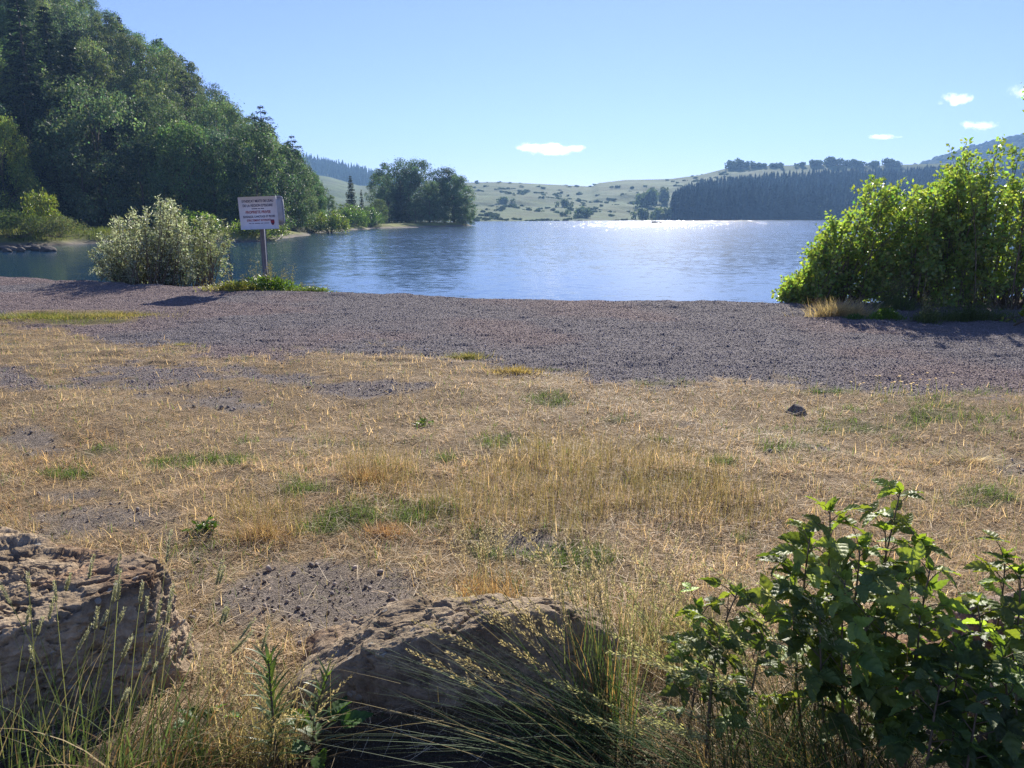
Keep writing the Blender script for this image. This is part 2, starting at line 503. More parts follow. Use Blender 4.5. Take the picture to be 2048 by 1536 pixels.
def boxm(mb, c, s, C=(1, 1, 1), bev=0.0):
    x, y, z = s[0] / 2, s[1] / 2, s[2] / 2
    b = bev
    prof = [(-x + b, -z), (x - b, -z), (x, -z + b), (x, z - b), (x - b, z), (-x + b, z), (-x, z - b), (-x, -z + b)] if b else [(-x, -z), (x, -z), (x, z), (-x, z)]
    k = len(prof)
    V = [(p[0] + c[0], c[1] - y, p[1] + c[2]) for p in prof] + [(p[0] + c[0], c[1] + y, p[1] + c[2]) for p in prof]
    V += [(c[0], c[1] - y, c[2]), (c[0], c[1] + y, c[2])]
    Q = [(i, (i + 1) % k, (i + 1) % k + k, i + k)[::-1] for i in range(k)]
    T = [(2 * k, i, (i + 1) % k) for i in range(k)] + [(2 * k + 1, (i + 1) % k + k, i + k) for i in range(k)]
    mb.add(V, [q[::-1] for q in Q], T, C)
_ico = {}
def ico(n):
    if n not in _ico:
        import bmesh
        bm = bmesh.new()
        bmesh.ops.create_icosphere(bm, subdivisions=n, radius=1.0)
        bm.verts.ensure_lookup_table()
        V = np.array([v.co[:] for v in bm.verts]); T = np.array([[v.index for v in f.verts] for f in bm.faces])
        bm.free()
        _ico[n] = (V, T)
    return _ico[n]
# ================================================================== NEAR GROUND
# crest of the gravel beach, traced along the photograph's beach edge
_cr = [(-500, 540), (0, 557), (180, 565), (400, 576), (540, 583), (680, 588), (1024, 600), (1300, 606), (1560, 609), (1800, 606), (2048, 598), (2500, 585)]
_crp = np.array([gp(*q)[:2] for q in _cr])
def crest_y(x): return np.interp(x, _crp[:, 0], _crp[:, 1])
# grass edge towards the gravel, px -> py
_ge = np.array([(-600, 640), (0, 640), (100, 652), (160, 668), (220, 682), (350, 692), (440, 712), (560, 715), (640, 703), (760, 700), (850, 712), (950, 722), (1060, 742), (1160, 757), (1290, 768), (1400, 757), (1500, 756), (1600, 772), (1700, 786), (1900, 792), (2048, 797), (2600, 800)], float)
GREEN = [(1000, 888, 70, 22), (1880, 835, 170, 40), (1100, 798, 70, 14), (690, 1040, 85, 30), (820, 1035, 55, 18), (985, 1100, 60, 24), (1150, 1130, 110, 36), (420, 925, 150, 26), (130, 945, 50, 14), (200, 905, 70, 14), (620, 990, 90, 16), (1320, 888, 50, 12), (1640, 784, 60, 8), (1240, 842, 50, 10), (490, 882, 40, 14), (1440, 930, 50, 12), (1720, 850, 100, 18), (2020, 840, 70, 30), (1560, 895, 40, 10), (940, 715, 40, 8), (1340, 766, 60, 8), (1110, 738, 30, 5), (1970, 985, 60, 14), (1990, 1010, 60, 12), (640, 1060, 60, 20), (1480, 1075, 40, 14), (880, 920, 60, 14), (150, 640, 150, 14)]
TALL = [(1190, 970, 300, 85), (1050, 1020, 200, 60), (760, 960, 110, 40), (1420, 1010, 160, 60), (520, 1050, 120, 45), (780, 960, 90, 30)]
BARE = [(230, 1035, 170, 48), (150, 990, 150, 26), (640, 1205, 230, 85), (2030, 930, 50, 22), (310, 752, 150, 30), (740, 783, 140, 22), (60, 880, 70, 45), (420, 800, 160, 22), (1050, 1085, 60, 18), (560, 755, 90, 18), (560, 880, 40, 8), (1370, 850, 50, 10), (30, 760, 60, 30)]
def ell(px, py, lst):
    o = np.zeros(len(px))
    for a, b, c, d in lst:
        o = np.maximum(o, np.exp(-(((px - a) / c) ** 2 + ((py - b) / d) ** 2)))
    return o
def ground_h(x, y):
    x = np.ravel(x).astype(float); y = np.ravel(y).astype(float)
    c = crest_y(x)
    c = c + 0.22 * fbm2(x, y * 0, 0.9, 3, 4.0)
    h = 0.045 * fbm2(x, y, 0.55, 3, 1.0) + 0.018 * fbm2(x, y, 2.2, 3, 2.0)
    gr = sstep(6.5, 8.5, y)
    h = h * (1 - 0.45 * gr)
    # furrowed gravel, ridges along the shore
    h += gr * (0.024 * fbm2(x * 0.5, y * 1.7, 1.9, 3, 3.0) + 0.014 * fbm2(x * 0.55, y * 1.6, 5.0, 3, 5.0))
    h += 0.05 * np.exp(-((y - c + 0.5) / 0.6) ** 2)
    over = np.maximum(y - c, 0)
    h -= np.minimum(over * 0.24 + 0.03 * over * over, 2.6)
    return h
def gh(x, y): return float(ground_h(np.array([x]), np.array([y]))[0])
def masks(x, y):
    px, py = proj(x, np.maximum(y, 0.3), 0 * x)
    px = np.clip(px, -900, 2950); py = np.where(y < 0.6, 4000, py)
    n = fbm2(x, y, 1.6, 4, 9.0); n2 = fbm2(x, y, 5.0, 3, 12.0)
    edge = np.interp(px, _ge[:, 0], _ge[:, 1])
    gravel = sstep(10, -10, py - edge + 16 * n + 12 * n2)
    strip = np.exp(-(((px - 130) / 150) ** 4 + ((py - 636) / 15) ** 2) * 0.8)
    gravel = gravel * (1 - sstep(0.3, 0.6, strip + 0.2 * n))
    bare = ell(px, py, BARE) * 1.1 + 0.5 * n + 0.4 * n2 - 0.02
    bare = sstep(0.28, 0.85, bare) * (1 - gravel)
    green = sstep(0.25, 0.95, 0.95 * ell(px, py, GREEN) + 0.5 * n + 0.4 * n2)
    tall = sstep(0.3, 0.6, ell(px, py, TALL) + 0.25 * n)
    return px, py, gravel, bare, green, tall, n, n2
xs = np.concatenate([-13 - np.geomspace(120, 0.2, 22), np.arange(-13, 13.001, 0.055), 13 + np.geomspace(0.2, 120, 22)])
ys = np.concatenate([1.0 - np.geomspace(60, 0.2, 16), np.arange(1.0, 9.0, 0.04), np.arange(9.0, 22.0, 0.055), 22 + np.geomspace(0.2, 14, 10)])
GX, GY = np.meshgrid(xs, ys)
GZ = ground_h(GX, GY).reshape(GX.shape)
px, py, gravel, bare, green, tall, n, n2 = masks(GX.ravel(), GY.ravel())
STRAW = np.array([0.33, 0.24, 0.14]); SOIL = np.array([0.27, 0.225, 0.185]); SC1 = np.array([0.235, 0.210, 0.212]); SC2 = np.array([0.275, 0.214, 0.203]); TURF = np.array([0.12, 0.125, 0.045])
gcol = STRAW[None] * (1 + 0.25 * n[:, None])
gcol = gcol * (1 - green[:, None] * 0.8) + TURF[None] * green[:, None] * 0.8
red = sstep(-0.1, 0.5, fbm2(GX, GY, 0.35, 3, 21.0) + 0.5 * sstep(900, 200, px) - 0.1)
scor = SC1[None] * (1 - red[:, None]) + SC2[None] * red[:, None]
farb = sstep(850, 700, py) * sstep(-0.2, 0.2, py - 640)
bcol = SOIL[None] * (1 - farb[:, None]) + SC1[None] * farb[:, None]
gcol = gcol * (1 - bare[:, None]) + bcol * bare[:, None]
gcol = gcol * (1 - gravel[:, None]) + scor * gravel[:, None]
shade_ = (1 - sstep(2.0, 2.45, GY.ravel()))[:, None]
gcol = gcol * (1 - shade_) + np.array([0.09, 0.072, 0.05]) * (1 + 0.3 * n[:, None]) * shade_     # soil before the boulders, its deep shade painted into the colour
wet = sstep(0.1, 0.5, GY.ravel() - crest_y(GX.ravel()))
gcol = gcol * (1 - 0.35 * wet[:, None])
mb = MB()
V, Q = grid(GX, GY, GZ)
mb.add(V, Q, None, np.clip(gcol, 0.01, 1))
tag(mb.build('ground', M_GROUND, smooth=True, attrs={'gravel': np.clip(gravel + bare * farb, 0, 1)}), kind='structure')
# ------------------------------------------------------------------ gravel pebbles
mb = MB()
def scatter(n, pts_fn): return pts_fn(n)
def frustum_pts(n, y0, y1, margin=1.08, power=1.0):
    y = (y0 ** power + rng.random(n) * (y1 ** power - y0 ** power)) ** (1 / power)
    x = (rng.random(n) * 2 - 1) * (0.71 * margin * y + 0.3)
    return x, y
def stones(mb, x, y, r, C, sink=0.25, base=None):
    n = len(x)
    V0, T0 = ico(1)
    ax = unit(rng.normal(size=(n, 3))); bx = unit(np.cross(ax, rng.normal(size=(n, 3)))); cx = np.cross(ax, bx)
    sc = r[:, None] * rng.uniform(0.55, 1.2, (n, 3)); sc[:, 2] *= 0.8
    P = V0[None] * (1 + rng.uniform(-0.25, 0.25, (n, len(V0), 1)))
    P = P[:, :, 0:1] * (ax * sc[:, :1])[:, None] + P[:, :, 1:2] * (bx * sc[:, 1:2])[:, None] + P[:, :, 2:3] * (cx * sc[:, 2:])[:, None]
    z = ground_h(x, y) if base is None else base
    P = P + np.stack([x, y, z + r * (0.6 - sink)], 1)[:, None]
    T = T0[None] + (np.arange(n) * len(V0))[:, None, None]
    mb.add(P.reshape(-1, 3), None, T.reshape(-1, 3), np.repeat(C, len(V0), 0))
_oct = None
def octs(mb, x, y, r, C):
    n = len(x)
    V0 = np.array([(1, 0, 0), (-0.5, 0.87, 0), (-0.5, -0.87, 0), (0.3, 0.2, 0.8), (-0.2, -0.1, -0.7)], float)
    T0 = np.array([(0, 1, 3), (1, 2, 3), (2, 0, 3), (1, 0, 4), (2, 1, 4), (0, 2, 4)])
    a = rng.random(n) * 6.283; ca, sa = np.cos(a), np.sin(a)
    P = V0[None] * (1 + rng.uniform(-0.3, 0.3, (n, 5, 3)))
    P = np.stack([P[..., 0] * ca[:, None] - P[..., 1] * sa[:, None], P[..., 0] * sa[:, None] + P[..., 1] * ca[:, None], P[..., 2]], 2) * r[:, None, None]
    P += np.stack([x, y, ground_h(x, y) + r * 0.3], 1)[:, None]
    T = T0[None] + (np.arange(n) * 5)[:, None, None]
    mb.add(P.reshape(-1, 3), None, T.reshape(-1, 3), np.repeat(C, 5, 0))
x, y = frustum_pts(420000, 6.8, 21.0, 1.1, 1.5)
_, _, g_, b_, _, _, n_, _ = masks(x, y)
keep = (rng.random(len(x)) < np.maximum(g_, b_ * 0.6)) & (y < crest_y(x) + 0.7)
x, y, n_ = x[keep], y[keep], n_[keep]
pxx, _ = proj(x, y, 0 * x)
rd = sstep(-0.1, 0.5, fbm2(x, y, 0.35, 3, 21.0) + 0.5 * sstep(900, 200, pxx) - 0.1)[:, None]
C = (SC1 * (1 - rd) + SC2 * rd) * rng.lognormal(0, 0.28, (len(x), 1))
pale = rng.random(len(x)) < 0.004
C[pale] = (0.5, 0.47, 0.43)
octs(mb, x, y, rng.lognormal(math.log(0.0066), 0.30, len(x)), C)
tag(mb.build('gravel', M_PEBBLE), 'dark purplish brown scoria gravel covering the beach', 'gravel', kind='stuff')
# loose stones on the bare earth between and behind the boulders
mb = MB()
x, y = frustum_pts(60000, 1.9, 7.5, 1.05, 1.5)
_, py_, g_, b_, gn_, _, _, _ = masks(x, y)
keep = rng.random(len(x)) < b_ * (0.5 - 0.3 * (py_ < 1100))
x, y = x[keep], y[keep]
C = np.array([0.25, 0.21, 0.175]) * rng.lognormal(0, 0.25, (len(x), 1))
stones(mb, x, y, np.minimum(rng.lognormal(math.log(0.005), 0.6, len(x)), 0.024), C, 0.1)
tag(mb.build('soil_crumbs', M_PEBBLE), 'loose brown stones and clods on the bare earth between the boulders', 'stones', kind='stuff')
# ================================================================== GRASS OF THE FIELD
def grass_cloud(n, y0, y1, power):
    x, y = frustum_pts(n, y0, y1, 1.35, power)
    return (x, y) + masks(x, y)
mb = MB()
C_STRAW = np.array([0.66, 0.475, 0.29]); C_PALE = np.array([0.74, 0.61, 0.41]); C_RUST = np.array([0.42, 0.26, 0.13]); C_GREEN = np.array([0.10, 0.175, 0.045]); C_OLIVE = np.array([0.26, 0.25, 0.09])
def straw_col(n, nn, nx, ny):
    big = fbm2(nx, ny, 0.5, 3, 33.0)
    k = rng.random((n, 1)); r = rng.random((n, 1))
    c = C_STRAW * (1 - 0.5 * k) + C_PALE * 0.5 * k
    ru = sstep(0.0, 0.5, big)[:, None] * 0.7 * (r > 0.3)
    c = c * (1 - ru) + C_RUST * ru
    ol = (sstep(0.0, 0.6, nn)[:, None] * 0.6 + 0.15) * (rng.random((n, 1)) > 0.5)
    c = c * (1 - ol) + C_OLIVE * ol
    return c * rng.lognormal(0, 0.32, (n, 1))
for n0, y0, y1, pw, ws in ((185000, 1.7, 5.0, 1.6, 1.0), (185000, 4.6, 11.5, 1.2, 1.6)):
    x, y, pX, pY, g, b, gn, tl, nn, nn2 = grass_cloud(n0, y0, y1, pw)
    dens = np.clip((1 - g) * (1 - 0.93 * b), 0, 1) * sstep(2.05, 2.5, y) * np.clip(0.62 + 0.9 * nn2 + 0.6 * fbm2(x, y, 11.0, 2, 71.0), 0.12, 1)
    k = (rng.random(n0) < dens) & (y < 15)
    x, y, gn, tl, nn = x[k], y[k], gn[k], tl[k], nn[k]
    m = len(x)
    C = straw_col(m, nn, x, y)
    isg = rng.random(m) < gn * 0.85 + 0.05 + 0.12 * sstep(0.0, 0.7, nn)
    C[isg] = C_GREEN * rng.lognormal(0, 0.3, (isg.sum(), 1)) * (1 + 0.4 * rng.random((isg.sum(), 1)) * np.array([1.2, 0.5, 0.2]))
    up = rng.random(m)
    tilt = np.where(isg, rng.uniform(0.2, 1.0, m), np.where(up < 0.14, rng.uniform(0.1, 0.9, m), rng.uniform(1.0, 1.52, m)))
    L = np.where(isg, rng.uniform(0.03, 0.085, m), rng.uniform(0.03, 0.10, m)) * (1 + 0.4 * tl)
    blades(mb, np.stack([x, y, ground_h(x, y) - 0.004 + 0.012 * rng.random(m)], 1), rng.random(m) * 6.283, L, tilt, rng.uniform(-0.2, 0.7, m), ws * rng.uniform(0.0018, 0.0038, m), C, 2)
# thin upright stalks
x, y, pX, pY, g, b, gn, tl, nn, nn2 = grass_cloud(62000, 2.1, 8.0, 1.3)
k = rng.random(len(x)) < (1 - g) * (1 - b) * (tl * 0.95 + 0.035)
x, y, tl = x[k], y[k], tl[k]; m = len(x)
C = (np.array([0.22, 0.17, 0.09]) * (1 - rng.random((m, 1)) * 0.6) + np.array([0.13, 0.12, 0.045]) * 0.6) * rng.lognormal(0, 0.25, (m, 1))
P = np.stack([x, y, ground_h(x, y)], 1)
az, L, ti, cu = rng.random(m) * 6.283, rng.uniform(0.10, 0.24, m), rng.uniform(0.0, 0.3, m), rng.uniform(0, 0.5, m)
blades(mb, P, az, L, ti, cu, rng.uniform(0.0015, 0.003, m), C, 3, 0.35)
# flattened litter
x, y, pX, pY, g, b, gn, tl, nn, nn2 = grass_cloud(56000, 2.0, 11.0, 1.4)
k = rng.random(len(x)) < (1 - g) * (1 - 0.8 * b) * (0.5 + 0.6 * nn)
x, y = x[k], y[k]; m = len(x)
C = np.array([0.60, 0.50, 0.35]) * rng.lognormal(0, 0.3, (m, 1))
blades(mb, np.stack([x, y, ground_h(x, y) + 0.01 + 0.02 * rng.random(m)], 1), rng.random(m) * 6.283, rng.uniform(0.06, 0.17, m), rng.uniform(1.35, 1.62, m), rng.uniform(-0.1, 0.25, m), rng.uniform(0.0018, 0.0035, m), C, 3, 0.4)
tag(mb.build('dry_grass', M_GRASS), 'sun-dried straw-coloured grass with green patches between beach and boulders', 'grass', kind='stuff')
# ================================================================== LAKE
mb = MB()
lx = np.array([-900, -200, -60, 0, 60, 200, 1200.0]); ly = np.array([11.0, 40, 90, 200, 420, 800, 1500.0])
LX, LY = np.meshgrid(lx, ly)
V, Q = grid(LX, LY, LX * 0 + WATER)
mb.add(V, Q, None, (0.02, 0.05, 0.08))
tag(mb.build('lake', M_WATER), kind='structure')
# ================================================================== LEFT SHORE AND WOODED HILL
SHORE = np.array([(-400, 46), (-60, 52), (-39.5, 55.5), (-37.5, 59), (-35, 64), (-27, 67), (-22, 70), (-24.5, 84), (-27.5, 105), (-26.5, 128), (-25.5, 146), (-18, 166), (-10.2, 183), (-11, 196), (-26, 214), (-60, 260), (-90, 330), (-400, 340)], float)
def poly_sd(x, y, P):
    d = np.full(len(x), 1e9); inside = np.zeros(len(x), bool)
    for i in range(len(P)):
        a, b = P[i], P[(i + 1) % len(P)]
        e = b - a
        t = np.clip(((x - a[0]) * e[0] + (y - a[1]) * e[1]) / (e @ e), 0, 1)
        d = np.minimum(d, np.hypot(x - a[0] - t * e[0], y - a[1] - t * e[1]))
        c = ((a[1] > y) != (b[1] > y))
        xx = a[0] + (y - a[1]) / (b[1] - a[1] + 1e-12) * e[0]
        inside ^= c & (x < xx)
    return np.where(inside, d, -d)
def shore_h(x, y):
    s = poly_sd(x, y, SHORE) + 1.2 * fbm2(x, y, 0.12, 3, 8.0)
    return np.where(s > 0, WATER + np.minimum(0.30 * s, 0.75) + 0.012 * s, WATER + 0.35 * s).clip(-2.5, 6) + 0.08 * fbm2(x, y, 0.6, 2, 3.0) * (s > 0)
X, Y = np.meshgrid(np.arange(-130, 0.1, 0.8), np.arange(45, 225, 0.8))
Z = shore_h(X.ravel(), Y.ravel()).reshape(X.shape)
c = np.array([0.16, 0.17, 0.05]) * (1 + 0.5 * fbm2(X, Y, 0.2, 3, 5.0))[:, None]
lowm = sstep(-0.2, -0.5, Z.ravel())[:, None]
c = np.clip(c * (1 - lowm) + np.array([0.17, 0.15, 0.13]) * lowm, 0.02, 1)
mb = MB(); V, Q = grid(X, Y, Z); mb.add(V, Q, None, c)
tag(mb.build('lake_shore', M_HILL, smooth=True), kind='structure')
# skyline of the wooded hill in the photograph (tree tops)
_sk = np.array([(-900, -420), (-300, -330), (0, -210), (100, -85), (180, 0), (260, 48), (330, 82), (400, 148), (450, 190), (500, 225), (560, 285), (610, 335), (660, 380), (700, 412), (760, 438)], float)
_kk = (_sk[:, 0] - 1024) / F / np.array([ray(0, q)[1] for q in _sk[:, 1]])
_mm = np.array([slope(q) for q in _sk[:, 1]])
def hill_foot(k): return np.interp(k, [-1.6, -0.75, -0.66, -0.58, -0.5, -0.4, -0.33, -0.29, -0.25, -0.2, -0.17], [62, 74, 84, 88, 90, 88, 83, 96, 113, 142, 152])
def hill_top(k): return np.interp(k, [-1.6, -0.7, -0.5, -0.35, -0.27, -0.2, -0.17], [165, 165, 165, 158, 155, 165, 170])
def hill_h(k, Y):
    f, t = hill_foot(k), hill_top(k)
    crest = np.maximum(np.interp(k, _kk, _mm) * t + CAMZ - 10.5, 0.4)
    s = (Y - f) / (t - f)
    up = np.clip(s, 0, 1)
    prof = 0.25 * up + 0.75 * sstep(0, 1, up) ** 0.9
    h = 0.2 + (crest - 0.2) * prof
    back = np.clip(s - 1, 0, 3)
    return h - np.minimum(back * 0.7, 1) * (crest + 1.5) * sstep(0, 1, back) + np.where(s < 0, s * 12, 0)
ks = np.linspace(-1.5, -0.17, 140); ts = np.concatenate([[-0.05], np.linspace(0, 1, 70), np.linspace(1.02, 2.6, 30)])
K, T_ = np.meshgrid(ks, ts)
Yh = hill_foot(K) + T_ * (hill_top(K) - hill_foot(K))
Zh = hill_h(K, Yh) + 0.8 * fbm2(K * Yh, Yh, 0.05, 3, 2.0).reshape(K.shape) * sstep(0, 0.2, T_)
mb = MB(); V, Q = grid(K * Yh, Yh, Zh)
mb.add(V, Q, None, np.array([0.05, 0.055, 0.025]) * np.clip(1 + 0.4 * fbm2(K * Yh, Yh, 0.1, 3, 5.0), 0.4, 2)[:, None])
tag(mb.build('wooded_hill', M_HILL, smooth=True), kind='structure')
# ------------------------------------------------------------------ trees
def deciduous(seed, h=12.0, wd=9.0, low=0.12, nclump=95, per=72, ls=0.34, base=(0.115, 0.165, 0.055), lean=0.0, shape=1.0):
    g = np.random.default_rng(seed)
    root = empty('broadleaf_tree', (0, 0, 0))
    tr = MB()
    tx = g.normal(0, 0.25, (6, 2)) * np.linspace(0, 1, 6)[:, None] * h * 0.06
    zz = np.linspace(-0.6, h * 0.75, 6)
    trunk = np.stack([tx[:, 0] + lean * zz, tx[:, 1], zz], 1)
    tube(tr, trunk, np.linspace(h * 0.018, h * 0.006, 6), 7)
    # crown clumps
    cz0, cz1 = h * low, h
    c = []
    while len(c) < nclump:
        u = g.random(); z = cz0 + (cz1 - cz0) * (0.04 + 0.93 * u)
        q = (z - cz0) / (cz1 - cz0)
        rr = wd / 2 * (max(1 - abs((q - 0.42) / (0.58 if q > 0.42 else 0.62)) ** 2.2, 0.02)) ** (0.5 * shape)
        a = g.random() * 6.283
        r = rr * (0.35 + 0.65 * g.random() ** 0.45) * (1 + 0.14 * math.sin(3 * a + seed) + 0.1 * math.sin(5 * a + 2.1 * seed + 4 * q))
        c.append((r * math.cos(a) + lean * z, r * math.sin(a), z, rr))
    c = np.array(c)
    for i in g.choice(len(c), 16, replace=False):
        e = c[i, :3]; s0 = np.array([np.interp(e[2] * 0.6, zz, trunk[:, 0]), np.interp(e[2] * 0.6, zz, trunk[:, 1]), e[2] * 0.6])
        m_ = (s0 + e) / 2 + np.array([0, 0, 0.05 * h])
        tube(tr, np.stack([s0, m_, e]), np.array([0.006, 0.004, 0.0015]) * h, 4)
    tr.build('trunk', M_BARK, root, True)
    cr = MB()
    rad = wd * 0.5 * g.uniform(0.16, 0.30, len(c))
    n = len(c) * per
    ci = np.repeat(np.arange(len(c)), per)
    d = unit(g.normal(size=(n, 3)) + np.array([0, 0, 0.35]))
    rr = rad[ci][:, None] * (0.55 + 0.5 * g.random((n, 1))) * (1 + 0.9 * (g.random((n, 1)) < 0.05))
    P = c[ci, :3] + d * rr * np.array([1, 1, 0.72])
    nr = unit(d * 0.8 + g.normal(size=(n, 3)) * 0.55 + np.array([0, 0, 0.35]))
    ax = unit(np.cross(nr, g.normal(size=(n, 3))) + np.array([0, 0, -0.25]))
    cb = g.lognormal(0, 0.22, len(c))[ci][:, None]
    C = np.array(base) * cb * g.lognormal(0, 0.28, (n, 1)) * (1 + np.stack([g.normal(0.05, 0.15, n), 0 * ci, g.normal(0, 0.15, n)], 1))
    leaves(cr, P, ax, nr, ls * g.uniform(0.6, 1.35, n), ls * g.uniform(0.5, 1.0, n), np.clip(C, 0.008, 1), 0.2)
    cr.build('crown', M_TREE, root)
    return root
def conifer(seed, h=14.0, wd=5.5, tiers=26, base=(0.045, 0.07, 0.03), droop=0.35, gap=0.0, low=0.06, flat=False, ls=0.42):
    g = np.random.default_rng(seed)
    root = empty('conifer_tree', (0, 0, 0))
    tr = MB()
    tube(tr, [(0, 0, -0.5), (0.05, 0, h * 0.5), (0, 0.02, h)], [h * 0.016, h * 0.009, 0.02], 6)
    cr = MB(); A, B = [], []; LP, LA, LN, LL = [], [], [], []
    for i in range(tiers):
        q = (i + g.random() * 0.6) / tiers
        z = h * (low + (1 - low) * q)
        R_ = wd / 2 * ((1 - q) ** 0.8 if not flat else (0.35 + 0.65 * math.sin(math.pi * min(1, 1.15 - q * 0.95))) * (1 - q ** 5)) * g.uniform(0.75, 1.15) + 0.12
        nb = max(4, int(9 * (1 - 0.5 * q)))
        for b in range(nb):
            if g.random() < gap: continue
            a = 6.283 * (b + g.random() * 0.8) / nb + i * 1.3
            rl = R_ * g.uniform(0.6, 1.1)
            k = np.linspace(0.12, 1, 7)
            dv = np.array([math.cos(a), math.sin(a), 0])
            pts = dv * (rl * k)[:, None] + np.array([0, 0, 1.0]) * (z + (-droop * k ** 1.3 + 0.22 * k ** 3 * (1 if not flat else 0.3)) [:, None] * rl)
            A.append((0, 0, z)); B.append(pts[-1])
            m_ = 7 * 5
            pp = np.repeat(pts, 5, 0) + g.normal(0, 0.07, (m_, 3)) * (1 + 0.3 * rl)
            side = np.cross(dv, (0, 0, 1.0))
            LP.append(pp); LA.append(dv * 0.7 + side * g.normal(0, 0.7, (m_, 1)) + np.array([0, 0, 1]) * g.normal(-0.25, 0.3, (m_, 1)))
            LN.append(np.array([0, 0, 1.0]) + g.normal(0, 0.4, (m_, 3))); LL.append(g.uniform(0.6, 1.3, m_) * (0.6 + 0.5 * (1 - q)))
    P, AA, NN, LL = np.concatenate(LP), np.concatenate(LA), np.concatenate(LN), np.concatenate(LL)
    rod(tr, np.array(A), np.array(B), h * 0.0025, 0.01)
    tr.build('trunk', M_BARK, root, True)
    C = np.array(base) * g.lognormal(0, 0.3, (len(P), 1))
    leaves(cr, P, AA, NN, ls * LL * 1.25, ls * LL * 0.55, C, 0.2)
    cr.build('crown', M_CONIFER, root)
    return root
TALL_D = [deciduous(11 + i, 12, wdt, lo, ncl, 105, 0.25, (0.100, 0.150, 0.080), le, sh) for i, (wdt, lo, ncl, le, sh) in enumerate([(9.5, 0.0, 120, 0, 0.9), (8.0, 0.02, 105, 0.03, 0.75), (10.5, 0.0, 130, -0.02, 1.0), (7.0, 0.02, 95, 0, 0.65), (9.0, 0.0, 115, 0.05, 1.1)])]
CON = [conifer(31, 14, 6.0, 30, low=0.04), conifer(32, 14, 5.0, 26, gap=0.15), conifer(33, 13, 6.5, 18, (0.04, 0.062, 0.035), 0.12, 0.25, 0.15, True)]
USED = set()
def plant(src, loc, H, h0, Wsc=1.0, rz=None, label=None, cat='tree', group=None, col=(1, 1, 1)):
    o = src if src.name not in USED else copy_tree(src)
    USED.add(src.name)
    o.location = loc
    s = H / h0
    o.scale = (s * Wsc, s * Wsc, s)
    o.rotation_euler = (0, 0, random.random() * 6.283 if rz is None else rz)
    tag(o, label, cat, group); tint(o, col)
    return o
LIGHT, MID, DARK, BLUE, YEL, WARM = (1.25, 1.2, 0.9), (0.95, 0.95, 0.95), (0.6, 0.68, 0.75), (0.75, 0.9, 1.25), (1.7, 1.5, 0.7), (1.2, 1.05, 0.85)
def by_px(src, px_, ytop, Y, h0, Wsc=1.0, label=None, col=MID, zb=None, group=None, cat='tree'):
    k = (px_ - 1024) / F / ray(0, 460)[1]
    zg = (max(float(shore_h(np.array([k * Y]), np.array([Y]))[0]), float(hill_h(np.array([k]), np.array([Y]))[0]) if Y > hill_foot(k) else -9)) if zb is None else zb
    top = at(px_, ytop, Y)
    return plant(src, (top[0], Y, zg - 0.1), top[2] - zg, h0, Wsc, None, label, cat, group, col)
HG = 'broadleaf trees of the wooded hill'; CG = 'conifers of the wooded hill'
# the trees that can be told apart
by_px(TALL_D[0], 175, 160, 92, 12, 0.82, 'broad round-crowned green tree at the foot of the hill, left of the others', MID)
by_px(CON[0], 85, 8, 108, 14, 1.15, 'tall dark spruce high at the upper left edge of the photo', DARK)
by_px(CON[1], 30, -25, 102, 14, 1.25, 'broad dark spruce cut by the upper left corner of the photo', (0.5, 0.58, 0.68))
by_px(CON[0], 132, 62, 99, 14, 1.15, 'dark spruce just right of the tall spruce at the upper left edge', (0.55, 0.62, 0.7))
by_px(TALL_D[2], -12, 232, 82, 12, 0.62, 'yellow-green tree cut by the left edge above the grassy bank', YEL)
by_px(CON[1], 110, 330, 88, 14, 0.9, 'dark drooping conifer behind the small yellow-green bush', DARK)
by_px(TALL_D[3], 345, 240, 93, 12, 1.0, 'tall leafy tree rising behind the silver willow', LIGHT)
by_px(TALL_D[1], 275, 285, 90, 12, 0.9, 'shaded dense tree directly left of the tree behind the willow', DARK)
by_px(TALL_D[4], 415, 262, 94, 12, 0.85, 'bluish green rounded tree left above the sign', BLUE)
by_px(TALL_D[0], 470, 318, 86, 12, 0.62, 'narrow light green tree at the water just left of the sign', (1.0, 1.15, 0.95))
by_px(CON[2], 520, 208, 112, 13, 1.1, 'dark pine poking above the others directly above the sign', DARK)
by_px(CON[2], 583, 268, 118, 13, 1.0, 'flat-branched dark conifer at the right end of the hill skyline', DARK)
by_px(TALL_D[1], 545, 330, 102, 12, 0.8, 'dark broadleaf tree at the shore directly right of the sign', DARK)
by_px(TALL_D[4], 615, 345, 112, 12, 0.8, 'loose-twigged tree sloping to the water at the hill end', (0.85, 1.0, 0.95))
by_px(TALL_D[3], 655, 388, 124, 12, 1.0, 'low pale tree at the end of the hill beside the far green field', (0.9, 1.0, 0.9))
